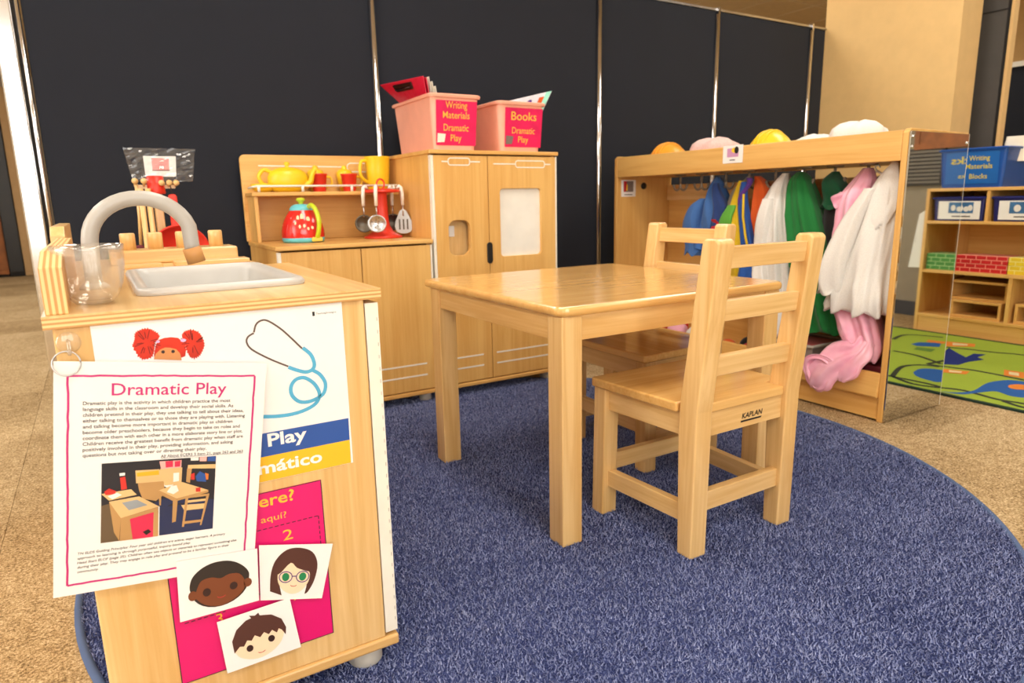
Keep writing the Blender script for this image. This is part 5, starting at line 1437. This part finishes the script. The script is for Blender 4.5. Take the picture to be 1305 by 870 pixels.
bg = b.build('bag', 'bag_film', sg, fix=False) if 'bag_film' in MATS else None

# ================================================================= BLOCK CORNER BEYOND THE RACK
BX0, BX1 = 4.00, 4.34
bsf = thing('block_shelf', 'wide low wooden block shelf with cubbies beside the mirror and map rug', 'shelf', (4.17, 1.22, 0))
BY0, BY1 = .40, 2.03
for y in (BY0, BY1 - .018):
    MB().box(BX0, BX1, y, y + .018, 0, .80).build('side_panel', 'birch_z', bsf, bevel=.002)
MB().box(BX1 - .01, BX1, BY0 + .018, BY1 - .018, .0, .79).build('back_panel', 'birch_y', bsf)
for z0, z1, nm in ((.783, .800, 'top'), (.608, .624, 'shelf_board'), (.336, .353, 'shelf_board'), (.085, .102, 'shelf_board')):
    MB().box(BX0, BX1 - .01, BY0 + .018, BY1 - .018, z0, z1).build(nm, 'birch_y', bsf, bevel=.002)
MB().box(BX0 + .006, BX0 + .022, BY0 + .018, BY1 - .018, 0, .085).build('kick_board', 'birch_y', bsf)
DIV = [.755, 1.10, 1.445, 1.79]
for y in DIV:
    MB().box(BX0 + .004, BX1 - .01, y - .008, y + .008, .624, .783).build('divider', 'birch_z', bsf)
for y in (.80, 1.22, 1.64):
    MB().box(BX0 + .004, BX1 - .01, y - .009, y + .009, .102, .336).build('divider', 'birch_z', bsf)

plain('navy_bin', srgb(34, 40, 110), .35); plain('blue_bin', srgb(22, 80, 164), .3); plain('label_blue', srgb(60, 110, 160), .5, var=.3); plain('gold_text', srgb(226, 206, 60), .4)
def bin_x(name, label, group, y0, y1, z0, z1, mat, x0=BX0 + .02, x1=BX1 - .04, flare=.008):
    """tub whose front faces the room along -x"""
    t = thing(name, label, 'bin', ((x0 + x1) / 2, (y0 + y1) / 2, z0), group)
    q = lambda e, z: [(p[0], p[1], z) for p in rrect(x0 - e, x1 + e, y0 - e, y1 + e, .014, 4)]
    b = MB(); b.loft([q(0, z0), q(flare, z1)], False, 0, False); b.loft([q(flare - .004, z1), q(-.004, z0 + .004)], False, 0, False)
    n_ = len(q(0, 0)); b.add(q(0, z0), [tuple(range(n_))]); b.add(q(-.004, z0 + .004), [tuple(range(n_))])
    b.build('body', mat, t, fix=False)
    r_ = MB(); r_.loft([q(flare - .002, z1 - .012), q(flare + .006, z1 - .012), q(flare + .008, z1 - .004), q(flare + .003, z1), q(flare - .005, z1), q(flare - .005, z1 - .012)], False, 0, False)
    r_.build('rim', mat, t)
    return t
NG = 'navy bins in the block shelf cubbies'
edges = [BY0 + .018] + DIV + [BY1 - .018]
LAB = ['in the end cubby', 'second from the end panel with the paper', 'in the middle cubby', 'below the blue tote', 'next to the column']
for i, (a, c) in enumerate(zip(edges[:-1], edges[1:])):
    t = bin_x('navy_bin', 'dark navy bin with white picture label ' + LAB[i], NG, a + .024, c - .024, .6245, .752, 'navy_bin')
    xx = BX0 + .016 - .0045
    w_ = min(.24, (c - a) - .07); mid = (a + c) / 2
    fc = Face2D((xx + .003, mid + w_ / 2, .634), (xx + .003, mid - w_ / 2, .634), (xx, mid - w_ / 2, .730), (xx, mid + w_ / 2, .730), w_, .096)
    sheet_box(fc, 0, w_, 0, .096, .0008, d0=.004).build('label', 'paper', t)
    print_shape(fc, [[(w_ * .2, .032), (w_ * .78, .032), (w_ * .78, .090), (w_ * .2, .090)]], 'label_blue', t, 'label_picture', .0054)
    print_shape(fc, [ell(w_ * .35, .058, .016, .018), ell(w_ * .55, .054, .014, .014), ell(w_ * .68, .06, .012, .016)], 'white_cloth', t, 'label_blocks', .0058)
    print_shape(fc, [[(w_ * .3, .012), (w_ * .7, .012), (w_ * .7, .018), (w_ * .3, .018)]], 'print_grey', t, 'caption', .0054)
for y0, y1, lab in ((1.738, 1.985, 'blue tote labelled Writing Materials Blocks on shelf top near the column'), (.445, .76, 'blue tote labelled Blocks on shelf top near the end panel')):
    t = bin_x('blue_tote', lab, 'blue totes on the block shelf', y0 + .01, y1 - .01, .8005, 1.005, 'blue_bin', BX0 + .03, BX1 - .03, .014)
    yl = y1 - .03
    k = lambda z: BX0 + .03 - .014 * (z - .8) / .205 - .0008
    w_ = y1 - y0 - .06
    fc = Face2D((k(.82), yl, .82), (k(.82), yl - w_, .82), (k(.985), yl - w_, .985), (k(.985), yl, .985), w_, .165)
    sheet_box(fc, 0, w_, 0, .165, .0006).build('label', plain('label_sky', srgb(28, 102, 184), .3) and 'label_sky', t)
    if y0 > 1:
        for s_, v in (('Writing', .120), ('Materials', .078), ('Blocks', .026)):
            lettering(fc, s_, w_ * .50, v, .026, 'gold_text', t, width=.024 * len(s_) * .60, align='CENTER', d=.0012, offset=.01)
        b = MB(); tg = Face2D((4.10, 1.80, .93), (4.20, 1.70, .93), (4.23, 1.69, 1.06), (4.12, 1.79, 1.055), .12, .12)
        tag(sheet_box(tg, 0, .12, 0, .12, .012).build('paper_bundle', 'white_edge', org=(4.16, 1.75, .93)), 'cream paper bundle sticking out of the blue tote', 'paper')
    else:
        for s_, v in (('Blocks', .105), ('Blocks', .030)):
            lettering(fc, s_, w_ * .50, v, .040 if v > .1 else .024, 'gold_text', t, width=.20 if v > .1 else .12, align='CENTER', d=.0012, offset=.01)

# cardboard brick blocks
def brick_mat(name, c1, c2, mortar):
    m, nt, b = new_mat(name)
    v = mapped(nt, (1, 1, 1))
    sep = nt.nodes.new('ShaderNodeSeparateXYZ'); nt.links.new(v, sep.inputs[0])
    cb = nt.nodes.new('ShaderNodeCombineXYZ'); nt.links.new(sep.outputs[1], cb.inputs[0]); nt.links.new(sep.outputs[2], cb.inputs[1])
    br = nt.nodes.new('ShaderNodeTexBrick'); br.inputs['Scale'].default_value = 1.0
    br.inputs['Color1'].default_value = (*c1, 1); br.inputs['Color2'].default_value = (*c2, 1); br.inputs['Mortar'].default_value = (*mortar, 1)
    br.inputs['Mortar Size'].default_value = .0022; br.inputs['Brick Width'].default_value = .05; br.inputs['Row Height'].default_value = .0225
    nt.links.new(cb.outputs[0], br.inputs['Vector']); nt.links.new(br.outputs['Color'], b.inputs['Base Color'])
    b.inputs['Roughness'].default_value = .55
    MATS[name] = m
brick_mat('brick_red', srgb(204, 30, 36), srgb(180, 22, 30), srgb(236, 150, 130))
brick_mat('brick_green', srgb(70, 140, 60), srgb(58, 124, 52), srgb(160, 196, 130))
brick_mat('brick_yellow', srgb(236, 206, 50), srgb(226, 196, 40), srgb(240, 226, 140))
def brick_block(y0, y1, z0, mat, label, group):
    o = MB().box(BX0 + .02, BX0 + .17, y0, y1, 0, .0445).build('brick_block', mat, org=((BX0 + .1), y0, 0), bevel=.002)
    o.location.z = z0
    tag(o, label, 'block', group)
for k, z in enumerate((.3535, .3985)):
    brick_block(1.672, 1.92, z, 'brick_red', ('lower' if k == 0 else 'upper') + ' red cardboard brick block beside the yellow one', 'cardboard brick blocks')
    brick_block(.425, .585, z, 'brick_green', ('lower' if k == 0 else 'upper') + ' green cardboard brick block at the shelf end', 'cardboard brick blocks')
    if k == 0: brick_block(1.46, 1.668, z, 'brick_yellow', 'yellow cardboard brick block beside the red ones', 'cardboard brick blocks')
    brick_block(1.46, 1.668, z, 'brick_yellow', 'yellow cardboard brick block on top of another yellow one', 'cardboard brick blocks') if k == 1 else None
# hollow wooden blocks
def hollow(y0, y1, z0, z1, label, x0=BX0 + .02, x1=BX0 + .25):
    t = thing('hollow_block', label, 'block', ((x0 + x1) / 2, (y0 + y1) / 2, z0), 'hollow wooden blocks')
    for a in ((y0, y1, z0, z0 + .013), (y0, y1, z1 - .013, z1)):
        MB().box(x0, x1, *a).build('board', 'birch_x', t, bevel=.001)
    for a in ((y0, y0 + .013, z0 + .013, z1 - .013), (y1 - .013, y1, z0 + .013, z1 - .013)):
        MB().box(x0, x1, *a).build('board', 'birch_x', t, bevel=.001)
hollow(1.675, 1.925, .1025, .197, 'long hollow wooden block on the bottom board')
hollow(1.665, 1.955, .1975, .302, 'long hollow wooden block stacked on another', BX0 + .05, BX0 + .28)
hollow(1.470, 1.612, .1025, .205, 'short hollow wooden block beside the divider')
plain('photo_dark', srgb(60, 50, 54), .5)
t = thing('picture_tag', 'white photograph tag on shelf back above the yellow blocks', 'label', (BX1 - .012, 1.57, .50))
fc = Face2D((BX1 - .0105, 1.635, .49), (BX1 - .0105, 1.52, .49), (BX1 - .0105, 1.52, .585), (BX1 - .0105, 1.635, .585), .115, .095)
sheet_box(fc, 0, .115, 0, .095, .001).build('sheet', 'paper', t)
print_shape(fc, [[(.035, .03), (.105, .03), (.105, .085), (.035, .085)]], 'photo_dark', t, 'picture', .0014)
print_shape(fc, [[(.05, .04), (.07, .04), (.07, .06), (.05, .06)]], 'red_cloth', t, 'picture_block', .0017)
t = thing('curled_notice', 'white notice curling away from the block shelf end panel', 'label', (3.97, .38, .34))
fc = Face2D((3.985, .345, .36), (4.004, .3985, .36), (4.004, .3985, .68), (3.992, .375, .66), .07, .32)
sheet_box(fc, 0, .07, 0, .32, .001).build('sheet', 'paper', t)
print_shape(fc, [[(.012, .15), (.05, .15), (.05, .22), (.012, .22)]], 'tag_grey', t, 'picture', -.0004)

# map play rug
for nm, c_ in (('map_green', (158, 182, 62)), ('map_blue', (44, 96, 168)), ('map_navy', (32, 50, 120)), ('map_road', (56, 60, 48)), ('map_orange', (226, 136, 54)), ('map_cream', (226, 208, 160)), ('map_dark', (40, 60, 50)), ('map_leaf', (104, 140, 60))):
    fabric(nm, srgb(*c_), 300, .95, .85, .0)
mr = thing('map_rug', 'green road map play rug with blue ponds before the block shelf', 'rug', (3.36, .9, 0))
MB().box(2.765, 3.965, -.45, 2.02, .001, .006).build('backing', 'map_green', mr)
MB().ring_plate([(2.755, -.46), (3.975, -.46), (3.975, 2.03), (2.755, 2.03)], [(2.772, -.443), (3.958, -.443), (3.958, 2.013), (2.772, 2.013)], .001, .0085, 'xy').build('binding', 'map_dark', mr)
RF = Face2D((0, 0, .006), (1, 0, .006), (1, 1, .006), (0, 1, .006))
MY = lambda pts: [(x, 2.502 - y) for x, y in pts]
def mapshape(polys, mat, nm, d): print_shape(RF, polys, mat, mr, nm, d)
sm_ = lambda p: [tuple(v)[:2] for v in smooth_path([(a, c, 0) for a, c in p], 4)]
pondR = [(2.785, 1.337), (2.83, 1.288), (2.905, 1.268), (3.044, 1.29), (3.127, 1.285), (3.192, 1.257), (3.2, 1.19), (3.1, 1.10), (2.973, 1.10), (2.935, 1.149), (2.96, 1.212), (2.9, 1.239), (2.814, 1.267)]
mapshape([sm_(pondR + pondR[:1])], 'map_blue', 'pond', .0006)
mapshape([ell(3.099, 1.19, .05, .035)], 'map_orange', 'island', .0012)
tree_ = [(3.518, 1.687), (3.624, 1.718), (3.529, 1.627), (3.474, 1.567), (3.585, 1.585), (3.609, 1.542), (3.515, 1.536), (3.49, 1.496), (3.382, 1.515), (3.292, 1.512), (3.206, 1.60), (3.30, 1.68)]
mapshape([tree_], 'map_navy', 'lake', .0006)
for h in ([(3.773, 1.811), (3.82, 1.686), (3.745, 1.655), (3.645, 1.747)], [(3.357, 1.356), (3.37, 1.285), (3.259, 1.239), (3.251, 1.311)], [(3.164, 1.518), (3.206, 1.424), (3.142, 1.409), (3.099, 1.481)]):
    mapshape([h], 'map_orange', 'house', .0008)
    cx, cy = sum(p[0] for p in h) / 4, sum(p[1] for p in h) / 4
    mapshape([[(cx + (x - cx) * .5, cy + (y - cy) * .5) for x, y in h]], 'map_cream', 'house_roof', .0012)
for rd in ([(3.55, 2.0), (3.628, 1.743), (3.667, 1.641), (3.691, 1.533), (3.735, 1.434), (3.75, 1.1)], [(3.2, 1.9), (3.214, 1.547), (3.241, 1.44), (3.243, 1.336), (3.232, 1.228), (3.2, .9)], [(2.844, 1.363), (2.875, 1.289), (2.849, 1.163), (2.864, 1.078), (2.86, .9)], [(3.75, 1.1), (3.6, .95), (3.2, .9)],
           MY([(3.344, 1.843), (3.333, 1.721), (3.25, 1.565)]), MY([(2.863, 1.571), (3.057, 1.639), (3.158, 1.61), (3.189, 1.543)]), MY([(2.863, 1.571), (2.813, 1.456), (2.841, 1.365)]), MY([(3.61, 1.996), (3.793, 2.021), (3.865, 1.867)])):
    mapshape(stroke(sm_(rd), .022), 'map_road', 'road', .0004)
vp_ = MY([(2.996, 1.555), (3.089, 1.572), (3.137, 1.516), (3.1, 1.43), (2.931, 1.407), (2.921, 1.452), (2.945, 1.512)])
mapshape([sm_(vp_ + vp_[:1])], 'map_blue', 'pond', .0006)
mapshape([MY([(3.566, 1.876), (3.642, 1.878), (3.709, 1.798), (3.609, 1.756), (3.543, 1.834)])], 'map_blue', 'pool', .0006)
mapshape([MY([(3.45, 1.80), (3.52, 1.82), (3.54, 1.74), (3.46, 1.72)])], 'map_leaf', 'grove', .0006)
mapshape([MY([(3.68, 1.86), (3.74, 1.88), (3.76, 1.80), (3.70, 1.78)])], 'map_orange', 'house', .0008)

# on and beyond the wall behind the block shelf
lv = thing('wall_vent', 'grey louvred vent panel on wall beyond the block shelf', 'vent', (4.46, -.1, .82))
MB().box(4.452, 4.469, -.55, .25, .82, 1.045).build('vent_frame', 'charcoal', lv, bevel=.003)
for k in range(9):
    MB().box(4.446, 4.454, -.53, .23, .835 + k * .023, .848 + k * .023).build('slat', plain('slat_grey', srgb(120, 114, 104), .6) and 'slat_grey', lv)
wb = thing('wall_board', 'brown wooden display board on wall above the grey vent', 'wall board', (4.46, .5, 1.06))
MB().box(4.450, 4.469, .075, 1.15, 1.055, 1.55).build('board', 'brown_wood', wb, bevel=.003)
MB().ring_plate([(.06, 1.04), (1.165, 1.04), (1.165, 1.565), (.06, 1.565)], [(.09, 1.07), (1.135, 1.07), (1.135, 1.535), (.09, 1.535)], 4.444, 4.469, 'yz').build('frame', 'brown_wood', wb)
# charcoal screen, its pale post, and the far partition seen past it
cs2 = thing('charcoal_screen', 'tall charcoal fabric screen between the column and pale post', 'partition', (4.52, 2.15, 0))
MB().box(4.50, 4.53, 2.028, 2.42, .02, 2.35).build('panel', 'charcoal', cs2)
MB().box(4.502, 4.532, 2.006, 2.027, .02, 2.35).build('dark_edge', 'dark_gap', cs2)
MB().box(4.49, 4.54, 1.990, 2.006, 0, CEIL_Z).build('post', 'beige_wall', cs2)
MB().box(4.495, 4.534, 2.02, 2.42, 1.770, 1.776).build('seam', 'dark_gap', cs2)
fp = thing('far_partition', 'distant black partition with cream top rail beyond the charcoal screen', 'partition', (5.9, 2.0, 0))
MB().box(5.88, 5.94, 1.2, 2.6, .0, 1.66).build('panel', 'navy_felt', fp)
MB().box(5.87, 5.95, 1.2, 2.6, 1.66, 1.695).build('top_rail', 'white_edge', fp)

# far end of the room past the chrome post: tall cabinets
fc1 = thing('far_cabinet', 'distant tall brown wooden cabinet past the chrome end post', 'cabinet', (-1.05, 10.4, 0))
MB().box(-1.30, -.955, 10.2, 10.8, .03, 2.2).build('body', 'brown_wood', fc1)
MB().box(-1.29, -1.13, 10.19, 10.2, .08, 2.15).build('door', 'brown_wood', fc1, bevel=.004)
MB().box(-1.12, -.965, 10.19, 10.2, .08, 2.15).build('door', 'brown_wood', fc1, bevel=.004)
MB().box(-1.29, -.96, 10.22, 10.78, 0, .03).build('plinth', 'dark_gap', fc1)
fc2 = thing('far_locker', 'distant tall black locker beside the brown cabinet', 'cabinet', (-.85, 10.4, 0))
MB().box(-.950, -.80, 10.2, 10.8, .0, 2.2).build('body', 'dark_gap', fc2)
MB().box(-.945, -.805, 10.192, 10.2, .05, 2.15).build('door', 'black_plastic', fc2, bevel=.003)
fc3 = thing('far_bookcase', 'distant tall pale bookcase end beside the black locker', 'cabinet', (-.7, 10.4, 0))
MB().box(-.795, -.60, 10.2, 10.8, .0, 2.2).build('body', plain('pale_tan', srgb(196, 160, 112), .6) and 'pale_tan', fc3)
MB().box(-.79, -.605, 10.19, 10.2, .05, 2.15).build('end_panel', 'pale_tan', fc3, bevel=.003)
